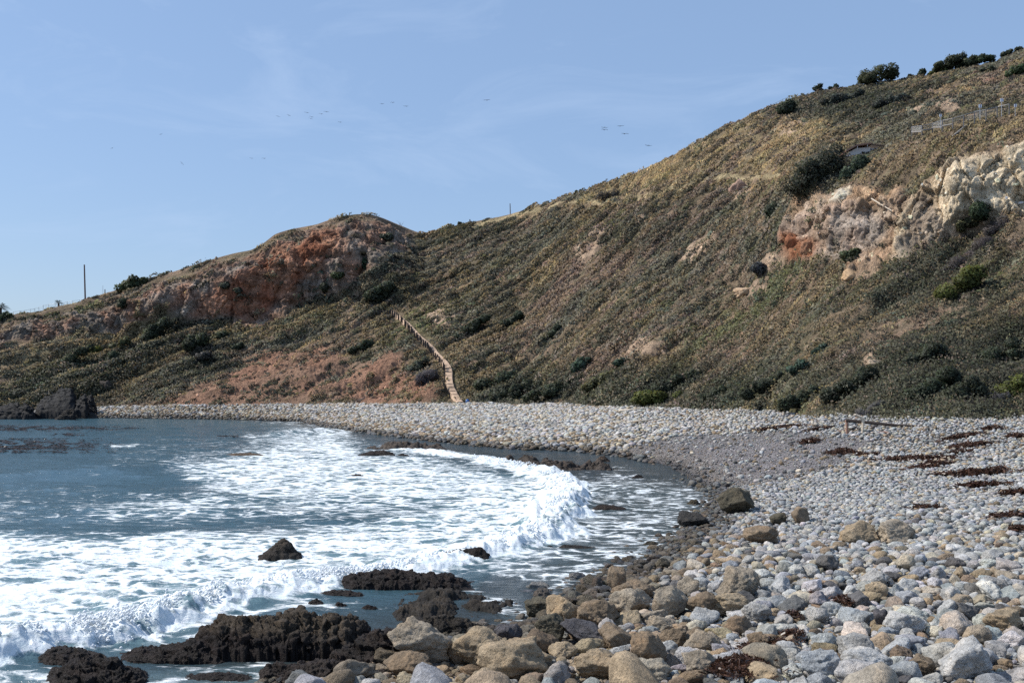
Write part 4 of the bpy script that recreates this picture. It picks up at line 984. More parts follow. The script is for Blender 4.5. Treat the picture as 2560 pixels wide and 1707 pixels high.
reef("reef_rock", 1676, [(215,1668),(260,1652),(330,1644),(400,1640),(470,1648),(520,1664)], 1.3, BR, "low black rock bridging the two rock groups at lower left", .11, 55, flat=True, hscale=.8)
# sea stacks at the far left
SG = "dark sea stacks under the headland"
reef("sea_stack", 1047, [(72,1038),(80,1018),(88,1000),(105,990),(125,986),(135,974),(152,970),(165,970),(173,980),(178,996),(184,1012),(190,1040)], 9, (.018,.018,.02), "tallest black sea stack with a sloping left shoulder", .11, 40, .3, group=SG, cat="sea stack")
reef("sea_stack", 1047, [(176,1040),(184,1002),(196,992),(206,983),(211,1000),(216,1042)], 5, (.017,.017,.019), "thin pointed black stack just right of the tallest stack", .10, 41, .3, group=SG, cat="sea stack")
reef("sea_stack", 1043, [(206,1030),(212,992),(222,986),(230,996),(236,1020)], 4, (.022,.02,.02), "dark blocky stack at the right end of the stack group", .10, 42, .3, group=SG, cat="sea stack")
reef("sea_stack", 1048, [(-60,1030),(-20,1012),(0,1014),(18,1008),(35,1003),(44,1012),(48,1042)], 6, (.017,.017,.019), "low rounded black stack cut by the left edge", .12, 43, .3, group=SG, cat="sea stack")
reef("sea_stack", 1048, [(10,1040),(35,1020),(58,1008),(74,1014),(84,1044)], 4.5, (.018,.018,.019), "low black rock between the left-edge stack and the tallest stack", .12, 44, .3, group=SG, cat="sea stack")
reef("sea_stack", 1049, [(136,1046),(158,1026),(178,1020),(190,1024),(184,1044)], 2.2, (.025,.022,.02), "slanting black rock at the foot of the tallest stack", .11, 45, .3, group=SG, cat="sea stack")
reef("sea_stack", 1047, [(182,1044),(198,1034),(222,1030),(240,1038)], 3, (.03,.028,.026), "low dark boulder where the stacks meet the stone bank", .12, 46, .3, group=SG, cat="sea stack")

# rock outcrops on the slope
def outcrop(px, py, w, h, cn, lab, ang=.8, seed=0, yaw=.3):
    p, nn = hit(px, py); D = p[1]
    o = put_rock("rock_outcrop", p + np.array([0, 0.25 * w * D / F, 0]), (w / 2 * D / F, w / 2.4 * D / F, h / 2 * D / F), rotm(yaw, .1, -.25), np.array(CT[cn]) if isinstance(cn, str) else np.array(cn), ang, .16, 900 + seed, 0, 4, 2.4)
    tag(o, lab, "outcrop", "rock outcrops on the slope")
outcrop(1984, 608, 46, 56, (.30,.125,.065), "rounded rust-red rock at the left foot of the pale cliff", .4, 1)
outcrop(2022, 622, 38, 44, (.34,.18,.11), "smaller reddish rock right of the rounded rust-red one", .5, 2)
outcrop(1843, 474, 52, 56, (.38,.25,.19), "pinkish rock knob high on the slope below the golden grass", .6, 3)
outcrop(2135, 688, 66, 40, (.50,.34,.20), "tan wedge outcrop below the pale cliff beside a green bush", .8, 4, .1)
outcrop(2190, 908, 54, 32, (.46,.36,.26), "tan boulder lying low on the right slope", .7, 5)
outcrop(1868, 725, 62, 26, (.50,.36,.24), "flat orange-tan ledge in the middle of the right slope", .8, 6, .1)
outcrop(262, 975, 40, 58, (.085,.07,.06), "dark upright pinnacle at the foot of the headland slope", .8, 7)
outcrop(2106, 494, 46, 40, (.66,.58,.45), "small white rock face under the dark hedge", .8, 8)
outcrop(1296, 1005, 18, 12, (.36,.17,.10), "reddish boulder at the top of the far stone bank", .4, 9)

# ------------------------------------------------------------------ the stone bank: candidates, packed largest first
stones = []        # x, y, z, a, b, c, colour, kind of shape, layer
cells = {}
def ok_place(x, y, r, f):
    i, j = int(x // 1.2), int(y // 1.2)
    for a in range(i - 1, i + 2):
        for b in range(j - 1, j + 2):
            for (X, Y, R) in cells.get((a, b), ()):
                if (X - x) ** 2 + (Y - y) ** 2 < ((R + r) * f) ** 2: return False
    return True
def put_cell(x, y, r): cells.setdefault((int(x // 1.2), int(y // 1.2)), []).append((x, y, r))
for (x, y, r) in OCC: put_cell(x, y, r)

def cand(n, dlo, dhi, pxlo, pxhi):
    D = np.sqrt(RNG.uniform(dlo ** 2, dhi ** 2, n)); px = RNG.uniform(pxlo, pxhi, n)
    return (px - CX) / F * D, D
GRAVEL = [(1560, 1120), (1700, 1088), (2000, 1080), (2180, 1098), (2150, 1130), (2080, 1175), (1960, 1205), (1800, 1222), (1680, 1195)]
# near and middle bank
near = []
for (rlo, rhi, dlo, dhi, n, f) in [(.34, .55, 15, 27, 200, .80), (.22, .34, 14, 36, 1500, .76), (.14, .22, 13, 50, 9000, .76), (.09, .14, 12, 66, 34000, .78), (.06, .09, 12, 50, 40000, .80)]:
    X, Y = cand(n, dlo, dhi, 150, 3000)
    ds = shore_d(X, Y); z = zbeach(X, Y, ds)
    px, py = proj(np.stack([X, Y, z], -1))
    gmk = pmask(px, py, GRAVEL, 25)
    big = np.interp(Y, [14, 20, 27, 34, 44, 60], [.56, .54, .36, .25, .17, .13]) * (1 + .25 * noise(np.stack([X * .25, Y * .25, X * 0], -1)))
    R = rlo + (rhi - rlo) * RNG.random(n) ** 1.4
    okm = (ds > -2.0) & (R < big) & (gmk < .5) & ~((ds < .9) & (Y < 30) & (px < 1350) & (R > .15)) & ~((ds < 0) & (px < 930)) & ~((ds < 0) & (RNG.random(n) > 0.26 + .20 * (R < .16)))
    for k in np.nonzero(okm)[0]:
        x, y, r = X[k], Y[k], R[k]
        if ok_place(x, y, r, f):
            put_cell(x, y, r); near.append((x, y, z[k], r, ds[k]))
near = np.array(near)
# a finer layer under them, and the far bank, on jittered grids
def jgrid(dlo, dhi, step, pxlo, pxhi):
    ys = np.arange(dlo, dhi, step); out = []
    for y in ys:
        xs = np.arange((pxlo - CX) / F * y, (pxhi - CX) / F * y, step)
        out.append(np.stack([xs + RNG.uniform(-.48, .48, len(xs)) * step, y + RNG.uniform(-.48, .48, len(xs)) * step], 1))
    return np.concatenate(out)
under = jgrid(12.5, 60, 0.20, 250, 2760); fargrid = jgrid(58, 190, 0.43, 100, 2900); gravelg = jgrid(52, 115, 0.26, 1500, 2900)
def filt(G, rfun, cond):
    X, Y = G[:, 0], G[:, 1]; ds = shore_d(X, Y); z = zbeach(X, Y, ds)
    px, py = proj(np.stack([X, Y, z], -1)); m = cond(X, Y, ds, z, px, py)
    X, Y, ds, z, px, py = X[m], Y[m], ds[m], z[m], px[m], py[m]
    return np.stack([X, Y, z, rfun(X, Y, ds, px, py), ds], 1)
notbeyond = lambda X, Y: ~inside(X, Y, BASE + [(300, -40), (300, 500), (-260, 500)])
U_ = filt(under, lambda X, Y, ds, px, py: .055 + .06 * RNG.random(len(X)) ** 1.5, lambda X, Y, ds, z, px, py: (ds > -1.0) & (RNG.random(len(X)) < np.where(ds < 0, .3, np.where(Y < 32, .55, .9))) & (pmask(px, py, GRAVEL, 25) < .5))
def far_r(X, Y, ds, px, py):
    med = np.interp(px, [300, 900, 1500, 1900, 2560], [.235, .24, .225, .14, .12])
    return med * (.55 + .95 * RNG.random(len(X)) ** 1.6)
FAR_ = filt(fargrid, far_r, lambda X, Y, ds, z, px, py: (ds > -1.0) & (RNG.random(len(X)) < np.where(ds < 0, .35, .97)) & (pmask(px, py, GRAVEL, 12) < RNG.random(len(X)) * .99) & (segdist(X, Y, BASE)[0] * np.where(notbeyond(X, Y), 1, -1) > -1.2))
GR_ = filt(gravelg, lambda X, Y, ds, px, py: np.where(pmask(px, py, GRAVEL, 30) > .5, .028 + .05 * RNG.random(len(X)) ** 2 + .13 * (RNG.random(len(X)) < .035), .05 + .09 * RNG.random(len(X)) ** 2), lambda X, Y, ds, z, px, py: (ds > -.8) & (RNG.random(len(X)) < np.where(ds < 0, .3, .8)) & ((pmask(px, py, GRAVEL, 20) > .3) | (px > 1900)) & notbeyond(X, Y))
ALL = np.concatenate([near, U_, FAR_, GR_], 0)
layer = np.concatenate([np.zeros(len(near)), np.ones(len(U_)), np.full(len(FAR_), 2), np.full(len(GR_), 3)])
n = len(ALL); X, Y, Zg, R, DS = ALL.T
# shapes and colours
names = ['pale', 'bluegrey', 'grey', 'tan', 'cream', 'brown', 'dark', 'sand']
CP = np.array([CT[k] for k in names])
PXs, PYs = proj(np.stack([X, Y, Zg], -1))
shore_near = smooth01((5.5 - DS) / 5.5) * (Y < 60)
leftness = smooth01((1950 - PXs) / 420) * (Y < 34)
warm = np.clip(np.maximum(shore_near, leftness), 0, 1)[:, None]
cool = np.array([.24, .23, .22, .09, .08, .06, .06, .04]); wrm = np.array([.05, .05, .12, .26, .05, .21, .06, .20]); farw = np.array([.34, .05, .26, .10, .14, .03, .02, .06]); midc = np.array([.22, .36, .24, .03, .06, .02, .06, .01])
pr = cool[None] * (1 - warm) + wrm[None] * warm
mid = (smooth01((Y - 32) / 10) * smooth01((PXs - 1700) / 200) * (layer != 2))[:, None]; pr = pr * (1 - mid) + midc[None] * mid
fm_ = ((layer == 2) & (PXs < 1900)).astype(float)[:, None]; pr = pr * (1 - fm_) + farw[None] * fm_
lowbank = (smooth01((9.5 - DS) / 6.0) * (Y > 60) * (PXs < 1700))[:, None]; pr = pr * (1 - .75 * lowbank) + .75 * lowbank * np.array([.04, .02, .22, .22, .04, .26, .05, .15])[None]
grv = (layer == 3).astype(float)[:, None] * pmask(PXs, PYs, GRAVEL, 30)[:, None]; pr = pr * (1 - .8 * grv) + .8 * grv * np.array([.03, .16, .30, .05, .02, .09, .33, .02])[None]
ctyp = (np.cumsum(pr / pr.sum(1, keepdims=True), 1) < RNG.random((n, 1))).sum(1).clip(0, 7)
scol = CP[ctyp] * (.92 + .46 * RNG.random((n, 1))) * (1 + .022 * RNG.normal(size=(n, 3)))
swet = smooth01((np.where(Y < 62, 2.0, 1.3) - DS + 0.9 * RNG.random(n)) / 1.5)
scol = scol * (1 - .66 * swet[:, None])
yaw = RNG.uniform(0, 6.28, n); t1 = RNG.normal(0, .22, n); t2 = RNG.normal(0, .22, n)
el = 1 + .45 * RNG.random(n) ** 1.3; fl = np.where(layer == 0, .58 + .30 * RNG.random(n), .62 + .25 * RNG.random(n))
dims = np.stack([R * el, R / el ** .4, R * fl], 1)
zc = Zg + dims[:, 2] * np.where(layer == 0, .42, np.where(layer == 1, -.25, .30)) + np.where(layer == 2, .10 * RNG.random(n), 0)
angv = np.where(Y < 30, np.clip(.42 + .62 * RNG.random(n), 0, 1) * (R > .09), np.clip(.7 * RNG.random(n) - .15, 0, 1)) * (layer == 0) + (layer == 2) * .35
size_px = 2 * R * 995 / Y
inframe = (PXs > -10) & (PXs < 2570) & (PYs < 1720) & (layer == 0)
N_SOLO = 300 - N_BOULD - 6
solo = np.argsort(-(size_px * inframe))[:N_SOLO]
cr, sr = np.cos(yaw), np.sin(yaw)
def rots(k):
    Rz = np.zeros((len(k), 3, 3)); Rz[:, 0, 0] = cr[k]; Rz[:, 0, 1] = -sr[k]; Rz[:, 1, 0] = sr[k]; Rz[:, 1, 1] = cr[k]; Rz[:, 2, 2] = 1
    a, b = np.cos(t1[k]), np.sin(t1[k]); Rx = np.zeros_like(Rz); Rx[:, 0, 0] = 1; Rx[:, 1, 1] = a; Rx[:, 1, 2] = -b; Rx[:, 2, 1] = b; Rx[:, 2, 2] = a
    a, b = np.cos(t2[k]), np.sin(t2[k]); Ry = np.zeros_like(Rz); Ry[:, 1, 1] = 1; Ry[:, 0, 0] = a; Ry[:, 0, 2] = b; Ry[:, 2, 0] = -b; Ry[:, 2, 2] = a
    return Rz @ Rx @ Ry
# every stone beyond the nearest ones, as one mass
solo_set = np.zeros(n, bool); solo_set[solo] = True
Vs, Fs, Cs, Ws, vo = [], [], [], [], 0
lod = np.where(size_px > 11, 3, np.where(size_px > 5.5, 2, 1))
for L in (1, 2, 3):
    dirs, Fc = ICO[L]
    for b in range(20):
        rngb = np.random.default_rng(3000 + L * 50 + b); a = [0.1, .2, .35, .5, .6, .75, .85, .4, .5, .9][b % 10]
        shp = rock_dirs(dirs, rngb, a, .07 if L > 1 else .05)
        acl = a > .4
        k = np.nonzero((lod == L) & ~solo_set & ((np.arange(n) * 7 + 3) % 10 == b % 10) & ((np.arange(n) // 10) % 2 == b // 10))[0]
        if len(k) == 0: continue
        V = np.einsum('nij,nvj->nvi', rots(k), shp[None] * dims[k][:, None, :]) + np.stack([X[k], Y[k], zc[k]], 1)[:, None]
        Vs.append(V.reshape(-1, 3)); Fs.append((Fc[None] + (vo + np.arange(len(k)) * len(shp))[:, None, None]).reshape(-1, 3)); vo += len(k) * len(shp)
        Cs.append(np.repeat(np.clip(scol[k], .01, .8), len(shp), 0)); Ws.append(np.repeat(swet[k], len(shp)))
tag(mesh_obj("beach_stones", np.concatenate(Vs), np.concatenate(Fs), M_ROCK, np.concatenate(Cs), attrs={"wet": np.concatenate(Ws)}), "countless rounded cobbles and stones of the beach", "stones", kind="stuff")
print("stones", n, "faces", sum(len(f) for f in Fs), "near", len(near))

# the nearest stones one by one, each with its own shape and its own label
COLW = {'pale': 'pale grey', 'bluegrey': 'blue-grey', 'grey': 'mid-grey', 'tan': 'tan', 'cream': 'cream', 'brown': 'brown', 'dark': 'dark grey', 'sand': 'sandy brown'}
lab_rows = []
lp = np.array([(a, b) for a, b, s, d in LAND])
for k in solo:
    px, py = proj(np.array([X[k], Y[k], zc[k]])); d = np.hypot(lp[:, 0] - px, (lp[:, 1] - py) * 1.25); m = int(np.argmin(d))
    dx, dy = px - lp[m, 0], py - lp[m, 1]; sec = int(((math.degrees(math.atan2(dy, dx)) + 360 + 22.5) % 360) // 45)
    where = ["right of", "in front and right of", "in front of", "in front and left of", "left of", "behind and left of", "behind", "behind and right of"][sec]
    form = "angular" if angv[k] > .55 else ("long" if el[k] > 1.28 else ("flattish" if fl[k] < .66 else "rounded"))
    cw = COLW[names[ctyp[k]]]
    if swet[k] > .5: cw = "wet dark " + {'pale': 'grey', 'bluegrey': 'grey', 'grey': 'grey', 'tan': 'brown', 'cream': 'brown', 'brown': 'brown', 'dark': 'grey', 'sand': 'brown'}[names[ctyp[k]]]
    lab_rows.append((k, cw, form, where, LAND[m][2], float(d[m])))
groups = {}
for r in lab_rows: groups.setdefault((r[1], r[2], r[3], r[4]), []).append(r)
ORD = ["nearest", "second nearest", "third nearest", "fourth nearest", "fifth nearest", "sixth nearest", "seventh nearest", "eighth nearest", "ninth nearest"]
labels = {}
for key, rs in groups.items():
    rs.sort(key=lambda r: r[5])
    for i, r in enumerate(rs):
        base = "%s %s stone %s %s" % (r[1], r[2], r[3], r[4])
        labels[r[0]] = base if len(rs) == 1 else base + ", " + ORD[min(i, 8)]
for i, k in enumerate(solo):
    big = size_px[k] > 26
    R3 = rots(np.array([k]))[0]
    o = put_rock("beach_stone", (X[k], Y[k], zc[k]), dims[k] * 1.04, R3, np.clip(scol[k], .01, .8), angv[k], .09 + .10 * RNG.random(), 5000 + i, swet[k], 4, 1.5 + 1.4 * RNG.random())
    tag(o, labels[k], "stone", "large loose stones of the front bank")

# ------------------------------------------------------------------ shrubs, trees and palms
def leaf_mesh(name, centres, radii, colr, lsize, per, rng, parent=None, jitter=.35, upb=0.25, loc=None, stretch=None, dead=0.0):
    """leaf-sized faces spread over and through a set of lobes"""
    Vs, Cs, Ns = [], [], []
    mid = np.mean(centres, 0); span = np.max(np.linalg.norm(np.array(centres) - mid, axis=1)) + np.mean(radii)
    for c, r in zip(centres, radii):
        m = int(per * (r / np.mean(radii)) ** 2) + 12
        d = rng.normal(size=(m, 3)); d /= np.linalg.norm(d, axis=1, keepdims=True)
        lm = 1 + .40 * noise(d * 2.3 + rng.uniform(0, 50, 3))
        rr = r * lm * (0.62 + 0.42 * rng.random(m) ** .6)
        p = c + d * rr[:, None] * (np.array([1, 1, .85]) if stretch is None else stretch)
        rd = rng.normal(size=(m, 3)); rd /= np.linalg.norm(rd, axis=1, keepdims=True)
        ln = d * .6 + rd * .75 + np.array([0, 0, upb]); ln /= np.linalg.norm(ln, axis=1, keepdims=True)
        ta = np.cross(ln, rng.normal(size=(m, 3))); ta /= np.linalg.norm(ta, axis=1, keepdims=True) + 1e-9; tb = np.cross(ln, ta)
        s = (lsize * (.55 + .9 * rng.random(m)))[:, None]
        wd = .55 if dead == 0 else .16
        q = np.stack([p + ta * s * (1 + dead), p + tb * s * wd, p - ta * s * (.9 + dead), p - tb * s * wd], 1)
        nv_ = d * .9 + (p - mid) / span * .5 + rd * .28 + np.array([0, 0, .15]); nv_ /= np.linalg.norm(nv_, axis=1, keepdims=True); Ns.append(np.repeat(nv_, 4, 0))
        Vs.append(q.reshape(-1, 3))
        lc = np.array(colr)[None] * (rng.uniform(.72, 1.25)) * (.65 + .7 * rng.random((m, 1))) * (1 + .06 * rng.normal(size=(m, 3)))
        Cs.append(np.repeat(np.clip(lc, .004, .9), 4, 0))
    V = np.concatenate(Vs)
    if loc is not None: V = V - np.array(loc)
    o = mesh_obj(name, V, np.arange(len(V)).reshape(-1, 4), M_LEAF, np.concatenate(Cs), smooth=False, parent=parent, attrs={"nrm": np.concatenate(Ns)})
    if loc is not None and parent is None: o.location = [float(v) for v in loc]
    return o

def shrub(px, py, w, h, colr, lab, ang=0, seed=0, dead=0.0, at=None, dens=1.0, lobes=None):
    rng = np.random.default_rng(7000 + seed)
    p, nn = hit(px, py) if at is None else at
    D = p[1]; W_, H_ = w * D / F, h * D / F
    a = math.radians(ang)
    K = lobes or int(np.clip(W_ / (0.55 * H_) * 3.5, 6, 26))
    ex = np.array([math.cos(a), 0, math.sin(a)]); ez = np.array([-math.sin(a), 0, math.cos(a)])
    cs, rs = [], []
    for i in range(K):
        u = rng.uniform(-1, 1); v = rng.uniform(-.8, .8) * math.sqrt(1 - .8 * u * u); t = rng.uniform(-.6, .6)
        r = H_ * rng.uniform(.22, .36)
        c = p + ex * u * (W_ / 2 - r * .7) + ez * v * max(H_ / 2 - r * .7, 0) + nn * (.12 * H_ + rng.uniform(0, .12) * H_)
        c[1] += t * H_ * .25; cs.append(c); rs.append(r)
    ls = np.clip(0.0013 * D, .085, .26)
    per = int(np.clip(1.9 * (H_ * .3) ** 2 * 12 / (ls * ls) * .5, 60, 520) * dens)
    o = leaf_mesh("shrub", cs, rs, colr, ls, per, rng, loc=p, dead=dead)
    return tag(o, lab, "shrub", "shrubs that stand out on the slopes")
DG = (.050, .062, .038); MG = (.075, .092, .045); BG = (.098, .110, .028); TG = (.060, .095, .068); GR = (.135, .130, .135); BLK = (.040, .045, .030); OL = (.10, .10, .05); SG_ = (.095, .105, .075)
SHR = [
 (1300,985,150,52,(.046,.054,.034),"dark green thicket touching the stones, second to the right of the path end",16,0),
 (1690,965,150,46,(.046,.054,.034),"dark thicket just above and right of the bright domed bush",18,0),
 (1935,962,170,46,(.046,.054,.034),"long dark thicket on the slope foot left of the tan boulder",24,0),
 (2120,972,170,60,(.046,.054,.034),"dark thicket under the tan boulder on the right slope",28,0),
 (2290,918,170,66,(.046,.054,.034),"broad dark thicket on the lower right slope above another",32,0),
 (2410,985,130,70,(.046,.054,.034),"dark thicket left of the grey leafless brush near the right edge",30,0),
 (1660,1003,150,46,BG,"bright yellow-green domed bush at the foot of the slope",0,0),
 (2402,722,136,74,BG,"big bright yellow-green bush climbing the right slope",40,0),
 (2540,990,90,86,BG,"yellow-green bush cut by the right edge at the slope foot",20,0),
 (2048,436,176,104,BLK,"large dark hedge below and left of the hut",44,0),
 (2136,432,104,50,(.05,.07,.045),"dark green hedge directly under the hut wall",38,0),
 (328,714,92,44,MG,"dark green bush on the headland skyline right of the poles",8,0),
 (2122,648,58,46,MG,"green bush beside the tan wedge outcrop below the cliff",20,0),
 (950,738,96,44,DG,"dark elongated shrub above the top of the path",28,0),
 (378,842,128,38,DG,"long dark shrub running down the headland slope under the cliff",38,0),
 (305,868,60,36,OL,"olive shrub below the pale grass of the headland",30,0),
 (492,862,64,58,DG,"dark rounded shrub in the middle of the headland slope",40,0),
 (555,840,30,28,DG,"small round dark shrub right of the rounded one on the headland",0,0),
 (500,905,66,36,(.06,.06,.055),"dark grey shrub on the lower headland slope",35,0),
 (182,905,120,44,DG,"broad dark shrub low on the left headland slope",36,0),
 (228,880,52,26,BG,"small bright green bush among dark shrubs on the headland",20,0),
 (270,905,70,34,DG,"dark shrub just right of the small bright green bush",34,0),
 (590,872,44,24,DG,"small dark shrub at the upper edge of the pink scree",30,0),
 (1178,828,120,34,DG,"long dark shrub right of the middle of the path",33,0),
 (1282,806,76,34,DG,"dark shrub right of the long one above the path",33,0),
 (1378,836,66,30,DG,"third dark shrub in the row right of the path",35,0),
 (903,872,72,30,DG,"dark shrub left of the path above the pink scree",28,0),
 (1062,955,84,46,(.085,.08,.09),"grey half-dead bush left of the lower path",35,.6),
 (1045,920,70,34,SG_,"grey-green bush above the half-dead bush by the path",30,0),
 (1248,958,136,50,DG,"low dark thicket at the slope foot right of the path end",18,0),
 (1395,978,170,44,DG,"wide dark thicket at the slope foot in the middle",14,0),
 (1520,952,140,42,OL,"olive thicket above the bright domed bush",20,0),
 (1820,985,150,40,DG,"dark thicket at the slope foot midway between the bright domed bush and the driftwood",18,0),
 (2010,1000,150,46,DG,"dark thicket behind the driftwood frame",20,0),
 (2180,1030,80,36,GR,"grey leafless brush behind the driftwood frame",25,.8),
 (2330,985,170,70,DG,"large dark thicket at the slope foot above the low end of the driftwood beam",30,0),
 (2480,905,150,70,DG,"dark thicket on the far right lower slope",32,0),
 (2498,1008,62,48,GR,"grey leafless brush beside the bush at the right edge",45,.8),
 (1452,915,72,42,TG,"blue-green shrub low on the middle slope",22,0),
 (1560,905,60,24,TG,"smaller blue-green shrub right of the first one",20,0),
 (1998,925,64,42,TG,"blue-green shrub on the right slope left of the tan boulder",34,0),
 (2050,880,46,24,TG,"small blue-green shrub above the one left of the tan boulder",34,0),
 (908,662,34,36,(.05,.085,.04),"green bush at the foot of the grey buttress",20,0),
 (846,688,32,26,MG,"green bush on the ledge left of the grey buttress foot",0,0),
 (814,712,24,30,BLK,"small black-green bush in the rock below the red hollow",0,0),
 (562,712,32,26,SG_,"small grey-green bush on the headland cliff",0,0),
 (592,724,24,20,SG_,"tiny grey-green bush right of another on the headland cliff",0,0),
 (305,762,30,28,DG,"dark bush on the cliff under the skyline bush",20,0),
 (963,598,44,24,SG_,"grey-green bush on the cliff near the saddle",10,0),
 (1522,496,66,34,(.085,.08,.075),"dark shrub beside the upper trail near the skyline",15,.3),
 (1930,535,48,46,DG,"dark shrub left of the pale cliff",35,0),
 (1905,672,54,44,(.07,.075,.08),"blue-grey shrub left of the rounded rust-red rock",45,0),
 (2445,525,50,60,(.05,.07,.035),"dark green bush in the cleft of the pale cliff",60,0),
 (2420,560,60,40,OL,"olive bush under the cleft of the pale cliff",20,0),
 (2500,575,90,48,(.12,.105,.10),"grey-brown brush below the pale cliff at the right",40,.5),
 (2420,650,170,54,(.105,.09,.09),"wide grey-brown brush band above the bright yellow-green bush",36,.5),
 (1968,282,44,60,DG,"dark bush below the skyline fence",40,0),
 (2545,180,60,40,(.06,.085,.04),"green bush near the top right corner",10,0),
 (2470,178,40,24,DG,"dark bush left of the one near the top right corner",10,0),
 (2110,252,120,40,(.052,.06,.05),"dark prickly thicket just under the skyline",14,0),
 (2230,262,110,40,(.052,.06,.05),"dark prickly thicket right of the first under the skyline",10,0),
]
for i, (px, py, w, h, c, lab, a, dead) in enumerate(SHR):
    shrub(px, py, w, h, c, lab, a, i, dead)
for i, (px, w, h, lab) in enumerate([(2045, 28, 24, "small round dark bush on the right skyline"), (2086, 34, 16, "low dark bush on the skyline right of the small round one"), (2272, 26, 12, "very low bush on the skyline between the two tree groups"), (2302, 30, 20, "small dark bush left of the tallest skyline tree group"), (1145, 12, 8, "tiny dark bush on the skyline near the signpost"), (1443, 18, 8, "tiny dark bush on the middle skyline"), (2512, 34, 20, "dark bush on the skyline near the top right corner"), (2538, 44, 16, "dark bush at the very top right of the skyline")]):
    p = crest(px); D = p[1]
    shrub(px, 0, w, h, (.045, .058, .035), lab, 12, 200 + i, 0, at=(p + np.array([0, .5, .30 * h * D / F]), np.array([0, 0, 1.0])), lobes=6)

def tree(px, w, h, colr, lab, seed, lean=0, n=14, dz=0):
    rng = np.random.default_rng(8000 + seed)
    p = crest(px) + np.array([0, 1.0, dz]); D = p[1]; W_, H_ = w * D / F, h * D / F
    root = empty("tree", p - np.array([0, 0, .5]))
    tag(root, lab, "tree", "trees on the right skyline")
    b = MB(); b.tube([p - np.array([0, 0, .6]), p + np.array([.05 * W_, 0, H_ * .3]), p + np.array([.02 * W_, 0, H_ * .62])], [.05 * H_ + .05, .035 * H_ + .04, .03])
    for k in range(5):
        a = rng.uniform(0, 6.28); b.tube([p + np.array([.04 * W_, 0, H_ * .22]), p + np.array([math.cos(a) * W_ * .2, math.sin(a) * W_ * .2, H_ * .45]), p + np.array([math.cos(a) * W_ * .36, math.sin(a) * W_ * .3, H_ * rng.uniform(.5, .75)])], [.06, .045, .02], 5)
    b.build("trunk", M_BARK, root)
    cs, rs = [], []
    for k in range(n):
        u = rng.uniform(-1, 1); t = rng.uniform(-1, 1)
        r = H_ * rng.uniform(.18, .31)
        zt = H_ * (.30 + (.62 - .35 * u * u) * rng.random()) + lean * u * H_ * .2
        cs.append(p + np.array([u * (W_ / 2 - r * .8), t * W_ * .3, zt - .15 * r])); rs.append(r)
    leaf_mesh("crown", cs, rs, colr, .19, 260, rng, parent=root, loc=tuple(root.location))
    return root
tree(2202, 98, 52, (.060, .066, .032), "wide dark tree standing apart left of the other skyline trees", 1, .6, 24)
tree(2168, 44, 34, (.058, .064, .03), "smaller dark tree hugging the left side of the wide skyline tree", 2, .4, 12)
tree(2392, 58, 48, (.050, .058, .032), "tallest skyline tree with sky showing through its crown", 3, 0, 12)
tree(2355, 56, 30, (.060, .07, .032), "lower tree left of the tallest skyline tree", 4, .5, 12)
tree(2350, 60, 16, (.115, .125, .035), "yellow-green low tree in front of the tallest skyline group", 5, .4, 10, -.2)
tree(2428, 42, 34, (.052, .064, .034), "round tree right of the tallest skyline tree", 6, 0, 12)
tree(2464, 46, 30, (.046, .066, .036), "rounded green tree at the right end of the skyline tree row", 7, -.2, 12)

def palm(px, dy, rad_px, trunk_px, lab, seed, nf=30, dzp=0):
    rng = np.random.default_rng(8600 + seed)
    p = crest(px); p = np.array([p[0] * (1 + dy / p[1]), p[1] + dy, p[2] + .05 * dy]); D = p[1]; R_ = rad_px * D / F; H_ = trunk_px * D / F
    root = empty("palm_tree", p); tag(root, lab, "palm", "palms on the headland skyline")
    b = MB(); b.tube([p - np.array([0, 0, 2.4]), p + np.array([0, 0, H_])], [.16 * R_ + .05, .12 * R_ + .03]); b.build("trunk", M_BARK, root)
    V, Fq, Cq = [], [], []
    o = p + np.array([0, 0, H_])
    for k in range(nf):
        a = k * 2.4; el = math.radians(rng.uniform(-5, 80)); L = R_ * rng.uniform(.85, 1.15)
        h = np.array([math.cos(a), math.sin(a), 0]); prev = None
        for s in np.linspace(.12, 1, 12):
            c = o + h * (L * s * math.cos(el)) + np.array([0, 0, L * s * math.sin(el) - .55 * L * s * s])
            sd = np.array([-h[1], h[0], 0]); lw = L * .26 * math.sin(math.pi * min(1, s * .9 + .12))
            for sg in (-1, 1):
                i0 = len(V); dr = sd * sg * lw + h * lw * .45 + np.array([0, 0, -.35 * lw])
                V += [c - h * .02, c + h * L * .045, c + dr]; Fq.append((i0, i0 + 1, i0 + 2)); Cq += [np.array([.045, .058, .034]) * rng.uniform(.6, 1.4)] * 3
            if prev is not None:
                i0 = len(V); V += [prev, c, c + sd * L * .012]; Fq.append((i0, i0 + 1, i0 + 2)); Cq += [np.array([.07, .06, .03])] * 3
            prev = c
    mesh_obj("fronds", np.array(V) - p, np.array(Fq), M_FROND, np.array(Cq), smooth=False, parent=root)
palm(1, 3, 27, 36, "palm tree cut by the left edge of the picture", 1, 34)
palm(144, 1.5, 16, 9, "short stubby palm in front of the headland fence", 2, 22)
palm(52, 1, 7, 3, "tiny palm tuft near the left end of the headland fence", 3, 14)
shrub(4, 0, 50, 32, (.05, .066, .032), "dark bush around the foot of the palm at the left edge", 0, 300, 0, at=(crest(4) + np.array([0, .6, .5]), np.array([0, 0, 1.0])), lobes=8)

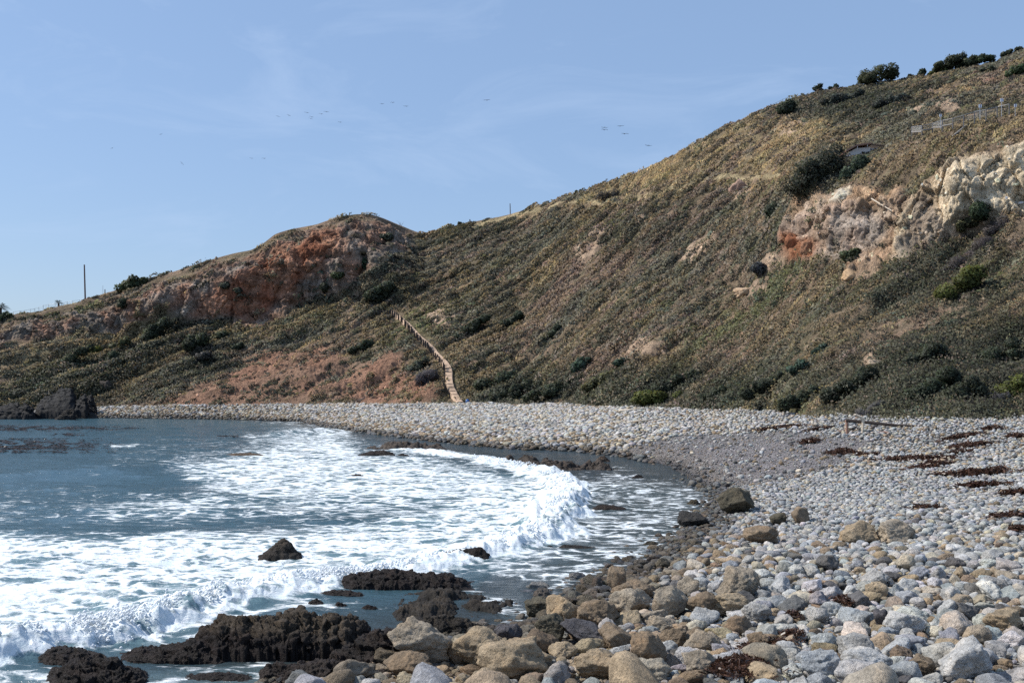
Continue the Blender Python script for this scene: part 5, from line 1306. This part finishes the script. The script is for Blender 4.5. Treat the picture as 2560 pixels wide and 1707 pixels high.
# ------------------------------------------------------------------ path, steps and its fence
def on_slope(px, py, lift=0.0):
    p, nn = hit(px, py); return p + np.array([0, 0, lift])
def resample(pts, m):
    a = np.array(pts, float); s = np.concatenate([[0], np.cumsum(np.hypot(np.diff(a[:, 0]), np.diff(a[:, 1])))])
    t = np.linspace(0, s[-1], m); return np.stack([np.interp(t, s, a[:, k]) for k in range(a.shape[1])], 1)
pp = resample(PATH_PX, 90)
cen = np.array([on_slope(a, b) for a, b, c in pp])
for _ in range(3): cen[1:-1] = (cen[:-2] + 2 * cen[1:-1] + cen[2:]) / 4
hw = pp[:, 2] / 2 * cen[:, 1] / F
rowsP = []
for k, off in enumerate((-1.15, -1.0, -.4, .2, .8, 1.0, 1.15)):
    r = cen.copy(); r[:, 0] += hw * off * (1 + .06 * RNG.normal(size=len(r))); r[:, 1] -= .35; r[:, 2] += .36 if abs(off) <= 1 else -.5
    rowsP.append(r)
PV = np.stack(rowsP, 0)
tag(mesh_obj("path", PV.reshape(-1, 3), grid_faces(*PV.shape[:2]), M_PATH), kind="structure")
steps = empty("timber_steps", cen[70]); tag(steps, "dark timber step edges across the lower part of the dirt path", "steps")
for k in range(58, 88, 3):
    b = MB(); c = cen[k]; b.box((c[0] - .05 * hw[k], c[1] - .40, c[2] + .375), (hw[k] * 1.6, .09, .04), Matrix.Rotation(RNG.normal(0, .06), 3, 'Y')); b.build("step", M_DARKWOOD, steps)
pf = empty("path_fence", cen[45]); tag(pf, "row of short dark posts with a cable along the left edge of the path", "fence")
tops = []
fpx = resample(PATH_PX[:13], 33)
for k, (a, b_, c) in enumerate(fpx):
    q = on_slope(a - c * .62, b_ + 1.5); h = .95 * RNG.uniform(.9, 1.12); q[1] -= .5
    m = MB(); m.box(q + np.array([0, 0, h / 2 - .1]), (.26, .2, h + .2), Matrix.Rotation(RNG.normal(0, .05), 3, 'Y')); m.build("post", M_DARKWOOD, pf)
    tops.append(q + np.array([0, 0, h * .82]))
m = MB(); m.tube(tops, .022, 4); m.build("cable", M_DARKWOOD, pf)
pf2 = empty("path_fence", cen[75]); tag(pf2, "second run of thin dark posts beside the steps low on the path", "fence")
tops = []
for (a, b_) in [(1111,935),(1111,942),(1111,952),(1110,962),(1112,970),(1117,976),(1121,984),(1124,991),(1137,1003)]:
    q = on_slope(a, b_); q[1] -= .3; m = MB(); m.box(q + np.array([0, 0, .3]), (.18, .15, .95), Matrix.Rotation(RNG.normal(0, .05), 3, 'Y')); m.build("post", M_DARKWOOD, pf2); tops.append(q + np.array([0, 0, .62]))
m = MB(); m.tube(tops[:-1], .02, 4); m.build("cable", M_DARKWOOD, pf2)
rl = empty("wooden_railing", on_slope(955, 783)); tag(rl, "short dark wooden railing at the top turn of the path", "railing")
tops = []
for a in (937, 945, 951, 957, 962, 968, 974):
    q = on_slope(a, 784); q[1] -= .4; m = MB(); m.box(q + np.array([0, 0, .25]), (.2, .15, .9)); m.build("post", M_DARKWOOD, rl); tops.append(np.array([q[0], q[1], ZC + (HOR - 777.5) * q[1] / F]))
m = MB(); m.tube(tops[1:], .06, 5); m.build("rail", M_DARKWOOD, rl)
# posts of the old trail that crosses the scrub
TP = [(1042,750),(1056,744),(1095,730),(1112,718),(1130,716),(1150,711),(1168,703),(1282,665),(1325,650),(1345,645),(1427,614),(1448,606),(1468,594),(1511,577),(1531,569),(1551,558),(1571,552),(1591,544),(1611,538),(1633,530),(1654,521),(1672,514),(1694,503)]
for (a, b_) in TP:
    q = on_slope(a, b_); m = MB(); m.tube([q + np.array([0, -.3, -.3]), q + np.array([RNG.normal(0, .05), -.3, .75])], [.09, .08], 6)
    tag(m.build("trail_post", M_DARKWOOD), "short dark wooden post of the old trail crossing the scrub", "post", "trail posts in the scrub on the slope")

# ------------------------------------------------------------------ poles, fences, signs, hut
def pole(name, px, h_px, rad, mat, lab, cat, lean=0, dy=.8, extra=None):
    q = crest(px) + np.array([0, dy, -.5]); D = q[1]; top = q + np.array([lean, 0, h_px * D / F + .4])
    root = empty(name, q); tag(root, lab, cat)
    m = MB(); m.tube([q, q * .5 + top * .5, top], [rad, rad * .92, rad * .8], 9); m.build("pole", mat, root)
    if extra: extra(top, root)
    return root
M_POLE = mat_plain("pole_wood", (.11, .055, .045), .8, .25, 6)
pole("utility_pole", 208, 92, .17, M_POLE, "tall bare reddish-brown pole beside the headland fence", "pole", -.22)
pole("thin_rod", 251.5, 24, .035, M_METAL, "thin grey rod sticking up right of the tall bare pole", "rod")
pole("short_post", 255, 13, .11, M_DARKWOOD, "short dark post next to the thin grey rod", "post")
pole("utility_pole", 1273.5, 29, .12, M_POST, "dark pole standing alone on the middle skyline", "pole", -.08)
def signbox(top, root):
    m = MB(); m.box(top + np.array([0, 0, -.12]), (.24, .12, .42)); m.build("board", M_DARKWOOD, root, bevel=.02)
pole("signpost", 1172, 9, .05, M_DARKWOOD, "small dark signpost on the skyline left of the lone pole", "signpost", 0, .6, signbox)
m = MB(); q = crest(1004) + np.array([0, .4, -.2]); rg = np.random.default_rng(3)
for k in range(9):
    a = rg.uniform(-.7, .7); L = rg.uniform(.6, 1.5); m.tube([q, q + np.array([a * .5 * L, rg.normal(0, .1), L * .6]), q + np.array([a * L, rg.normal(0, .2), L])], [.025, .018, .008], 4)
tag(m.build("bare_shrub", M_BARK), "leafless twiggy shrub on the headland edge near the saddle", "shrub")

def wire_fence(name, pts_top, pts_bot, lab, rail_r, post_r, mat_post, mesh_w, spacing, mid=True):
    root = empty(name, pts_bot[0]); tag(root, lab, "fence")
    for t, b_ in zip(pts_top, pts_bot):
        m = MB(); m.tube([b_ - np.array([0, 0, .6]), t + np.array([0, 0, .06])], post_r, 6); m.build("post", mat_post, root)
    m = MB(); m.tube(pts_top, rail_r, 5); m.build("rail", M_METAL, root)
    m = MB()
    for a, b_, c, d in zip(pts_top[:-1], pts_top[1:], pts_bot[:-1], pts_bot[1:]):
        L = np.linalg.norm(b_ - a); k = max(2, int(L / spacing))
        H = np.linalg.norm(a - c); kk = max(2, int(H / spacing))
        for i in range(-kk, k):                        # diagonal links, both ways
            for sgn in (1, -1):
                u0, u1 = i / k, (i + kk) / k
                v0, v1 = 0.0, 1.0
                if u0 < 0: v0 = -u0 / (u1 - u0); u0 = 0
                if u1 > 1: v1 = (1 - i / k) / ((i + kk) / k - i / k); u1 = 1
                if v1 <= v0: continue
                va, vb = (v0, v1) if sgn > 0 else (1 - v0, 1 - v1)
                pt = lambda u, v: (c * (1 - u) + d * u) * (1 - v) + (a * (1 - u) + b_ * u) * v
                p0, p1 = pt(u0, va), pt(u1, vb)
                m.tube([p0, p1], mesh_w, 3, caps=False)
    m.build("wire_mesh", M_METAL, root)
    return root
fx = [33, 50, 61, 76, 87, 97, 108, 122, 138, 154, 168, 182, 199, 212, 230]; fy = [780, 777.5, 776, 773.3, 771.3, 768.6, 763.5, 761, 759, 756.3, 753.8, 751.7, 750, 747.5, 744]
T_, B_ = [], []
for a, y in zip(fx, fy):
    q = crest(a) + np.array([0, 2.0, 0]); D = q[1]; T_.append(P(a, y, D)); B_.append(np.array([T_[-1][0], D, q[2] - .8]))
wire_fence("chain_link_fence", T_, B_, "thin chain-link fence along the headland edge at the left", .022, .035, M_METAL, .004, .22)
T_, B_ = [], []
for a, y in [(1922, 267), (1940, 259), (1956, 251), (1969, 246), (1986, 240.5)]:
    q = crest(a) + np.array([0, 2.0, 0]); D = q[1]; T_.append(P(a, y - 2, D)); B_.append(np.array([T_[-1][0], D, q[2] - .8]))
wire_fence("chain_link_fence", T_, B_, "thin chain-link fence on the right skyline above the golden grass", .022, .035, M_METAL, .004, .22)
T_, B_ = [], []
for a, yt, yb in zip([2279, 2305, 2331, 2356, 2382, 2409, 2436, 2465, 2493, 2523], [320, 317, 311, 304, 299, 290.6, 282, 277, 270, 263], [332.7, 329, 322, 318, 310, 305, 297, 290, 281, 274.6]):
    D = min(hit(a, yb + 3)[0][1], hit(a, yb + 9)[0][1]) - .35
    T_.append(P(a, yt - 2.5, D - 1.0)); B_.append(P(a, yb + 1, D - 1.0))
wire_fence("roadside_fence", T_, B_, "grey mesh fence with dark posts along the road above the pale cliff", .03, .075, M_POST, .0028, .16)
m = MB()
for k in range(4): m.tube([B_[k] + np.array([0, -.1, .18]), B_[k + 1] + np.array([0, .1, .05])], .10, 6)
tag(m.build("concrete_kerb", M_CONC), "pale concrete kerb under the left part of the roadside fence", "kerb")
def road_sign(px, ytop, ybot, lab, s=1.0):
    D = 125.0; t = P(px, ytop, D); b_ = P(px, ybot, D)
    root = empty("road_sign", b_); tag(root, lab, "sign", "white signs along the road")
    m = MB(); m.tube([b_ - np.array([0, 0, .8]), t], .035, 6); m.build("post", M_METAL, root)
    m = MB(); m.box(t + np.array([0, -.05, -.2 * s]), (.38 * s, .03, .42 * s)); bd = m.build("board", M_WHITE, root, bevel=.008)
    m = MB(); m.box(t + np.array([.02, -.075, -.2 * s]), (.07 * s, .012, .40 * s)); q = m.build("stripe", M_SIGNBAR, None); q.parent = bd; q.location = -Vector(b_)
road_sign(2351, 286, 306, "small white sign half hidden behind the lower roadside fence", .8)
road_sign(2450, 262, 284, "white sign with a dark stripe behind the middle of the roadside fence")
road_sign(2504, 247, 276, "tallest white sign, on a thin post near the upper end of the fence")
road_sign(2538, 261, 275, "white sign low in the grass beyond the upper end of the fence", .9)
m = MB()
for (a, b_, c, d) in [(2376, 346, 2398, 331), (2398, 331, 2418, 312)]:
    p0, p1 = on_slope(a, b_), on_slope(c, d); m.tube([p0 + np.array([0, -.2, .1]), p1 + np.array([0, -.2, .1])], .12, 7)
tag(m.build("drain_pipe", M_CONC), "pale broken drain pipe lying in the grass below the roadside fence", "pipe")
# hut
hp, _ = hit(2160, 392); hp = hp + np.array([0, 1.2, 0]); D = hp[1]; s_ = D / F
hut = empty("hut", (hp[0], hp[1], ZC + (HOR - 400) * s_)); tag(hut, "small pale hut with a low tiled roof half hidden by a dark hedge", "hut")
zt = lambda y: ZC + (HOR - y) * s_
xx = lambda x: (x - CX) * s_
m = MB(); x0, x1 = xx(2123), xx(2176); dpt = 3.2
m.add([(x0, D, zt(425)), (x1, D, zt(425)), (x1, D, zt(368)), (xx(2139), D, zt(371)), (x0, D, zt(381)), (x0, D + dpt, zt(425)), (x1, D + dpt, zt(425)), (x1, D + dpt, zt(368)), (xx(2139), D + dpt, zt(371)), (x0, D + dpt, zt(381))],
      [(0, 1, 2, 3, 4), (9, 8, 7, 6, 5), (0, 5, 6, 1), (1, 6, 7, 2), (4, 9, 5, 0), (2, 7, 8, 3), (3, 8, 9, 4)]); m.build("wall", M_WALL, hut)
m = MB(); pr_ = [(2112, 378), (2138, 363.5), (2174, 358.5), (2178, 361.5), (2139, 367), (2114, 381)]
V0 = [(xx(a), D - .55, zt(b_)) for a, b_ in pr_] + [(xx(a), D + dpt + .5, zt(b_)) for a, b_ in pr_]
m.add(V0, [(0, 1, 4, 5), (1, 2, 3, 4), (11, 10, 7, 6), (10, 9, 8, 7), (0, 6, 7, 1), (1, 7, 8, 2), (2, 8, 9, 3), (3, 9, 10, 4), (4, 10, 11, 5), (5, 11, 6, 0)]); m.build("roof", M_TILE, hut)
m = MB(); m.box((xx(2141), D - .45, zt(371)), (.08, .08, .5)); m.box((xx(2166), D - .45, zt(366)), (.08, .08, .35)); m.build("post", M_WALL, hut)
m = MB()
for k in range(10): m.box((xx(2178 + k * 4.0), D + .9, zt(361.6 + k * .45)), (.07, 3.0, .13))
m.box((xx(2196), D - .3, zt(365.5)), (xx(2214) - xx(2178), .08, .12), Matrix.Rotation(.11, 3, 'Y')); m.build("pergola", M_DARKWOOD, hut)
m = MB(); m.box((xx(2194), D + .5, zt(380)), (xx(2212) - xx(2176.2), .15, 1.35)); m.build("side_wall", M_WALL, hut)
# blue drum at the end of the path
q = on_slope(1168, 1008); q[1] -= .4; s_ = q[1] / F; z0 = q[2] - .05
dr = empty("blue_drum", (q[0], q[1], z0)); tag(dr, "blue plastic drum with a domed lid at the bottom of the path", "drum")
def lathe(prof, n=20, c=(0, 0, 0)):
    V = [(c[0] + r * math.cos(2 * math.pi * k / n), c[1] + r * math.sin(2 * math.pi * k / n), c[2] + z) for r, z in prof for k in range(n)]
    return V, [(i * n + k, i * n + (k + 1) % n, (i + 1) * n + (k + 1) % n, (i + 1) * n + k) for i in range(len(prof) - 1) for k in range(n)]
m = MB(); m.add(*lathe([(.001, 0), (.27, 0), (.30, .06), (.31, .38), (.29, .42)], c=(q[0], q[1], z0))); m.build("body", M_BLUE, dr, smooth=True)
m = MB(); m.add(*lathe([(.31, .40), (.335, .42), (.335, .46), (.31, .48)], c=(q[0], q[1], z0))); m.build("rim", mat_plain("pale_blue_plastic", (.16, .30, .52), .35, .1, 5), dr, smooth=True)
m = MB(); m.add(*lathe([(.30, .47), (.30, .52), (.26, .60), (.17, .67), (.06, .70), (.001, .70)], c=(q[0], q[1], z0))); m.build("lid", M_BLUE, dr, smooth=True)

# ------------------------------------------------------------------ driftwood
g1 = ground_hit(2118, 1086); g2 = ground_hit(2157, 1083); D = g1[1]; s_ = D / F
df = empty("driftwood_arch", g1); tag(df, "driftwood frame of two upright posts and a long slanting beam on the pebbles", "driftwood")
t1_ = g1 + np.array([-.03, .1, 37 * s_]); t2_ = g2 + np.array([.05, 0, 37 * s_])
m = MB(); m.tube([g1 - np.array([0, 0, .3]), g1 * .5 + t1_ * .5 + np.array([.02, 0, 0]), t1_], [.12, .11, .105], 8); m.build("left_post", M_REDWOOD, df)
m = MB(); m.tube([g2 + np.array([-.06, 0, -.3]), g2 + np.array([0, 0, 15 * s_]), g2 + np.array([.03, 0, 30 * s_]), t2_], [.08, .095, .115, .11], 8)
m.tube([t2_ + np.array([0, 0, -.05]), t2_ + np.array([-.3, 0, .12]), t2_ + np.array([-.62, 0, .30])], [.12, .11, .06], 8); m.build("forked_post", M_PALEWOOD, df)
ge = ground_hit(2296, 1067)
dirb = ge - t1_; bm0 = t1_ + np.array([0, -.06, -.06])
m = MB(); m.tube([bm0 - dirb * .01, bm0 + dirb * .35, bm0 + dirb * .7, ge + np.array([0, 0, .05])], [.13, .125, .11, .07], 8); m.build("beam", M_DARKWOOD, df)
def log(pts, r, mat, lab, name="driftwood_log", lift=.25):
    Q = [ground_hit(a, b_) + np.array([0, 0, lift]) for a, b_ in pts]
    m = MB(); m.tube(Q, r if hasattr(r, '__len__') else [r * (1 - .4 * k / max(1, len(Q) - 1)) for k in range(len(Q))], 8); return tag(m.build(name, mat, smooth=True), lab, "driftwood", "driftwood lying on the beach")
log([(1548, 1033), (1580, 1030), (1628, 1026)], .20, M_PALEWOOD, "long bleached log in front of the bright domed bush")
log([(1570, 1062), (1604, 1058), (1650, 1052)], .10, M_PALEWOOD, "thin pale branch on the stones below the bleached log")
log([(2100, 1084), (2112, 1080), (2124, 1078)], .07, M_REDWOOD, "short stick leaning at the left post of the driftwood frame", lift=.15)
log([(2162, 1089), (2190, 1086)], .04, M_DARKWOOD, "thin dark stick right of the driftwood frame", lift=.12)
log([(2176, 1077), (2204, 1063)], .08, M_DARKWOOD, "dark slender piece lying behind the driftwood frame", lift=.15)  # slender dark tube slanting away behind the frame
log([(2128, 1078), (2140, 1074), (2150, 1078)], .09, M_DARKWOOD, "dark knotty driftwood piece between the frame posts", lift=.18)
log([(2196, 1090), (2212, 1086), (2224, 1088)], .10, M_REDWOOD, "brown driftwood chunk right of the driftwood frame", lift=.15)
p0, p1 = on_slope(2174, 506), on_slope(2226, 536)
m = MB(); m.tube([p0 + np.array([0, -.5, .4]), p1 + np.array([0, -.5, .4])], [.10, .06], 6); tag(m.build("fallen_trunk", M_PALEWOOD), "thin bleached trunk fallen across the pale cliff", "dead trunk")

# ------------------------------------------------------------------ seaweed
def weed(px, py, w, h, lab, seed, dens=1.0):
    rng = np.random.default_rng(9000 + seed); g = ground_hit(px, py); D = g[1]; W_ = w * D / F
    dep = np.clip(h * D / F * 2.2, .3, 3.0); n = int(np.clip(900 * W_ * dep * dens, 260, 5200))
    a = rng.uniform(0, 6.28, n); r = np.sqrt(rng.random(n)) * (1 + .9 * noise(np.stack([np.cos(a) * 1.9 + seed * 3.3, np.sin(a) * 1.9, a * 0], -1))); r = np.where(rng.random(n) < .28, r * (1 + .9 * rng.random(n)), r)
    sk = rng.uniform(-.5, .5); x = g[0] + r * np.cos(a) * W_ / 2; y = g[1] + r * np.sin(a) * dep / 2 + sk * (x - g[0]); hole = noise(np.stack([x * 2.2, y * 1.1, x * 0 + seed], -1)) > -.25; x, y, r, a = x[hole], y[hole], r[hole], a[hole]; n = len(x)
    hz = np.clip(h * D / F * .22, .05, .30) * np.clip(1 - r ** 2, 0, 1) * (0.4 + .9 * rng.random(n))
    z = zbeach(x, y) + .06 + np.interp(D, [18, 40, 90], [.17, .08, .10]) + hz
    p = np.stack([x, y, z], 1)
    d = rng.normal(size=(n, 3)) * np.array([1, 1, .35]); d /= np.linalg.norm(d, axis=1, keepdims=True)
    sd = np.cross(d, rng.normal(size=(n, 3))); sd /= np.linalg.norm(sd, axis=1, keepdims=True)
    L = (np.interp(D, [18, 60], [.07, .16]) * (.5 + rng.random(n)))[:, None]; wd = L * .17
    bend = rng.normal(size=(n, 3)) * L * .4
    V = np.stack([p - d * L - sd * wd, p - d * L + sd * wd, p + bend + sd * wd, p + bend - sd * wd, p + d * L], 1)
    i = np.arange(n)[:, None] * 5
    cl = np.array([.078, .040, .025])[None] * (.35 + 1.1 * rng.random((n, 1)))
    o = mesh_obj("seaweed_heap", V.reshape(-1, 3) - g, [i + np.array([[0, 1, 2, 3]]), i + np.array([[3, 2, 4]])], M_KELP, np.repeat(cl, 5, 0), smooth=False); o.location = [float(v) for v in g]
    return tag(o, lab, "seaweed", "heaps of brown seaweed on the stones")
WD = [(1849,1690,120,70,"largest brown seaweed heap at the bottom edge among the stones",2.2), (1912,1632,120,14,"string of brown seaweed trailing right above the largest heap",2), (1982,1606,50,22,"brown seaweed tuft on stones right of the seaweed string",2), (2108,1518,40,26,"small reddish seaweed tuft wedged between pale front boulders",2), (2028,1507,26,10,"tiny seaweed scrap left of the wedged tuft",2), (1985,1556,16,18,"tiny seaweed scrap hanging between two front stones",2),
 (2309,1275,70,12,"thin seaweed strip on the small cobbles above the twin boulders",1), (2296,1153,120,20,"brown seaweed patch, largest on the upper middle cobbles",1), (2330,1168,80,16,"seaweed patch touching the right end of the largest upper one",1), (2106,1135,46,26,"dark seaweed heap on the gravel below the driftwood frame",1), (2022,1108,48,13,"dark seaweed heap on the gravel left of the driftwood frame",1), (2428,1189,110,22,"wide seaweed band on the right cobbles, below the upper patches",1), (2494,1180,60,14,"seaweed patch at the right end of the wide band",1), (2450,1218,90,14,"thin seaweed band just under the wide band",1), (2542,1238,56,16,"seaweed patch cut by the right edge, middle of three",1), (2528,1295,84,14,"lowest seaweed band at the right edge",1), (2546,1331,40,18,"small seaweed patch at the right edge above the front stones",1),
 (2428,1118,84,16,"seaweed patch high on the right cobbles",.8), (2404,1096,100,10,"thin seaweed line near the beach crest at right",.8), (2482,1075,54,10,"seaweed scrap on the beach crest at right",.8), (2544,1096,40,14,"seaweed scrap at the right edge near the crest",.8), (1948,1073,120,7,"long thin line of dry seaweed left of the driftwood frame",.5), (2050,1076,46,6,"short line of dry seaweed close to the driftwood frame",.6), (2170,1140,40,8,"small seaweed scrap right of the dark heap on the gravel",1), (2400,1134,60,9,"small seaweed strip between the upper right patches",.8)]
for i, (px, py, w, h, lab, dn) in enumerate(WD): weed(px, py, w, h, lab, i, dn)
# kelp floating off the far shore, too much to count
V, Cc = [], []
for (x0, x1, y0, y1, n) in [(-60, 250, 1065, 1077, 6500), (-60, 225, 1099, 1131, 9000), (130, 200, 1084, 1090, 800), (220, 330, 1068, 1072, 700), (540, 600, 1090, 1094, 300)]:
    px = RNG.triangular(x0, x0 + .15 * (x1 - x0), x1 + .35 * (x1 - x0), n); py = np.clip(RNG.normal((y0 + y1) / 2, (y1 - y0) / 3.2, n), y0 - 2, y1 + 2)
    k = noise(np.stack([px * .03, py * .25, px * 0 + 2], -1)) > -.10; px, py = px[k], py[k]; n = len(px)
    D = ZC * F / (py - HOR); p = np.stack([(px - CX) / F * D, D, .03 + .06 * RNG.random(n)], 1)
    d = RNG.normal(size=(n, 3)) * np.array([1, .8, .10]); d /= np.linalg.norm(d, axis=1, keepdims=True); s = np.stack([-d[:, 1], d[:, 0], d[:, 2] * 0 + .2], 1)
    L = (.10 + .16 * RNG.random(n))[:, None]
    V.append(np.stack([p - d * L, p + d * L, p + s * L * .35 + np.array([0, 0, .012])], 1).reshape(-1, 3)); Cc.append(np.repeat(np.array([.045, .028, .018])[None] * (.5 + RNG.random((n, 1))), 3, 0))
V = np.concatenate(V)
tag(mesh_obj("floating_kelp", V, np.arange(len(V)).reshape(-1, 3), M_KELP, np.concatenate(Cc), smooth=False), "brown kelp floating on the calm water near the headland", "kelp", kind="stuff")

# ------------------------------------------------------------------ birds
def bird_mesh(flap, seed):
    """one continuous body: nose to tail, with long wings grown out of its sides"""
    bm = bmesh.new(); n = 8; rings = []
    prof = [(-.34, .015, 0), (-.26, .03, 0), (-.12, .06, 0), (.03, .075, 0), (.17, .06, .01), (.25, .035, .03), (.33, .04, .05), (.39, .02, .045), (.55, .006, .02)]
    for (y, r, z) in prof:
        rings.append([bm.verts.new((r * math.cos(2 * math.pi * k / n), y, z + r * .85 * math.sin(2 * math.pi * k / n))) for k in range(n)])
    skip = {(2, 0), (2, 3), (3, 0), (3, 3)}
    for i in range(len(rings) - 1):
        for k in range(n):
            if (i, k) in skip or (i, (k + 1) % n) in set(): continue
            bm.faces.new((rings[i][k], rings[i][(k + 1) % n], rings[i + 1][(k + 1) % n], rings[i + 1][k]))
    bm.faces.new(rings[0][::-1]); bm.faces.new(rings[-1])
    for sg, k0 in ((1, 0), (-1, 3)):
        lo = [rings[i][k0 if sg > 0 else (k0 + 1) % n] for i in (2, 3, 4)]; hi = [rings[i][(k0 + 1) % n if sg > 0 else k0] for i in (2, 3, 4)]
        sec_lo, sec_hi = lo, hi
        for (x, y, ch, z) in [(.28, .05, .20, .05 + flap * .10), (.58, .07, .17, .07 + flap * .12), (.86, -.04, .11, .04 + flap * .02), (1.06, -.14, .03, 0 - flap * .10)]:
            nl = [bm.verts.new((sg * x, y + dy * ch, z - .008)) for dy in (-.5, 0, .5)]; nh = [bm.verts.new((sg * x, y + dy * ch, z + .012)) for dy in (-.5, 0, .5)]
            for a in (0, 1):
                bm.faces.new((sec_lo[a], sec_lo[a + 1], nl[a + 1], nl[a])); bm.faces.new((sec_hi[a], nh[a], nh[a + 1], sec_hi[a + 1]))
            bm.faces.new((sec_lo[0], nl[0], nh[0], sec_hi[0])); bm.faces.new((sec_lo[2], sec_hi[2], nh[2], nl[2]))
            sec_lo, sec_hi = nl, nh
        for a in (0, 1): bm.faces.new((sec_lo[a], sec_lo[a + 1], sec_hi[a + 1], sec_hi[a]))
    bmesh.ops.recalc_face_normals(bm, faces=bm.faces)
    me = bpy.data.meshes.new("seabird"); bm.to_mesh(me); bm.free(); me.materials.append(M_BIRD); return me
BM = [bird_mesh(f, i) for i, f in enumerate((.5, -.6, 1.0, .1))]
BIRDS = [(280,371,"leftmost seabird, alone low in the left sky",7,.1), (402,336,"seabird alone between the leftmost one and the main flock",7,.1), (455,409,"lowest seabird in the left sky, banking steeply to the right",9,-.75),
 (629,396,"left one of a low pair of seabirds side by side",9,-.2), (660,396.5,"right one of a low pair of seabirds side by side",9,-.1), (695,291,"seabird at the left end of the main flock",9,-.3), (722,289,"second seabird from the left end of the main flock",9,-.4),
 (767,282,"seabird at the top left of the tight middle cluster",10,-.25), (779,293,"upper one of two nearly overlapping seabirds",10,-.3), (777,297,"lower one of two nearly overlapping seabirds",9,-.35), (803,285.5,"seabird just left of the highest one of the main flock",9,-.25), (816,280,"highest seabird of the main flock, at its right end",10,-.15),
 (850,306,"seabird trailing low right of the main flock",9,-.15), (955,260,"left one of a row of three seabirds",9,-.1), (981.6,257,"middle one of a row of three seabirds",9,-.1), (1015,266,"right and lowest one of a row of three seabirds",10,-.1), (1217,251,"seabird alone high in the middle of the sky",12,0),
 (1511.6,319,"upper one of two stacked seabirds near the slope",12,0), (1511,325,"lower one of two stacked seabirds near the slope",13,0), (1551,315.6,"seabird above and right of the two stacked ones",13,.12), (1562,335,"seabird below and right of the two stacked ones",14,.05), (1621,364,"rightmost seabird, lowest and closest to the slope",14,0)]
for i, (px, py, lab, span, roll) in enumerate(BIRDS):
    D = 300.0 + 6 * (i % 5); o = bpy.data.objects.new("seabird", BM[i % 4]); COL.objects.link(o)
    o.location = [float(v) for v in P(px, py, D)]; s = span * D / F / 1.4; o.scale = (s, s, s)
    o.rotation_euler = (math.radians(-6), -roll, math.radians((-28 if px < 1300 else 12) + (i * 37) % 17))
    tag(o, lab, "bird", "seabirds gliding over the bay")
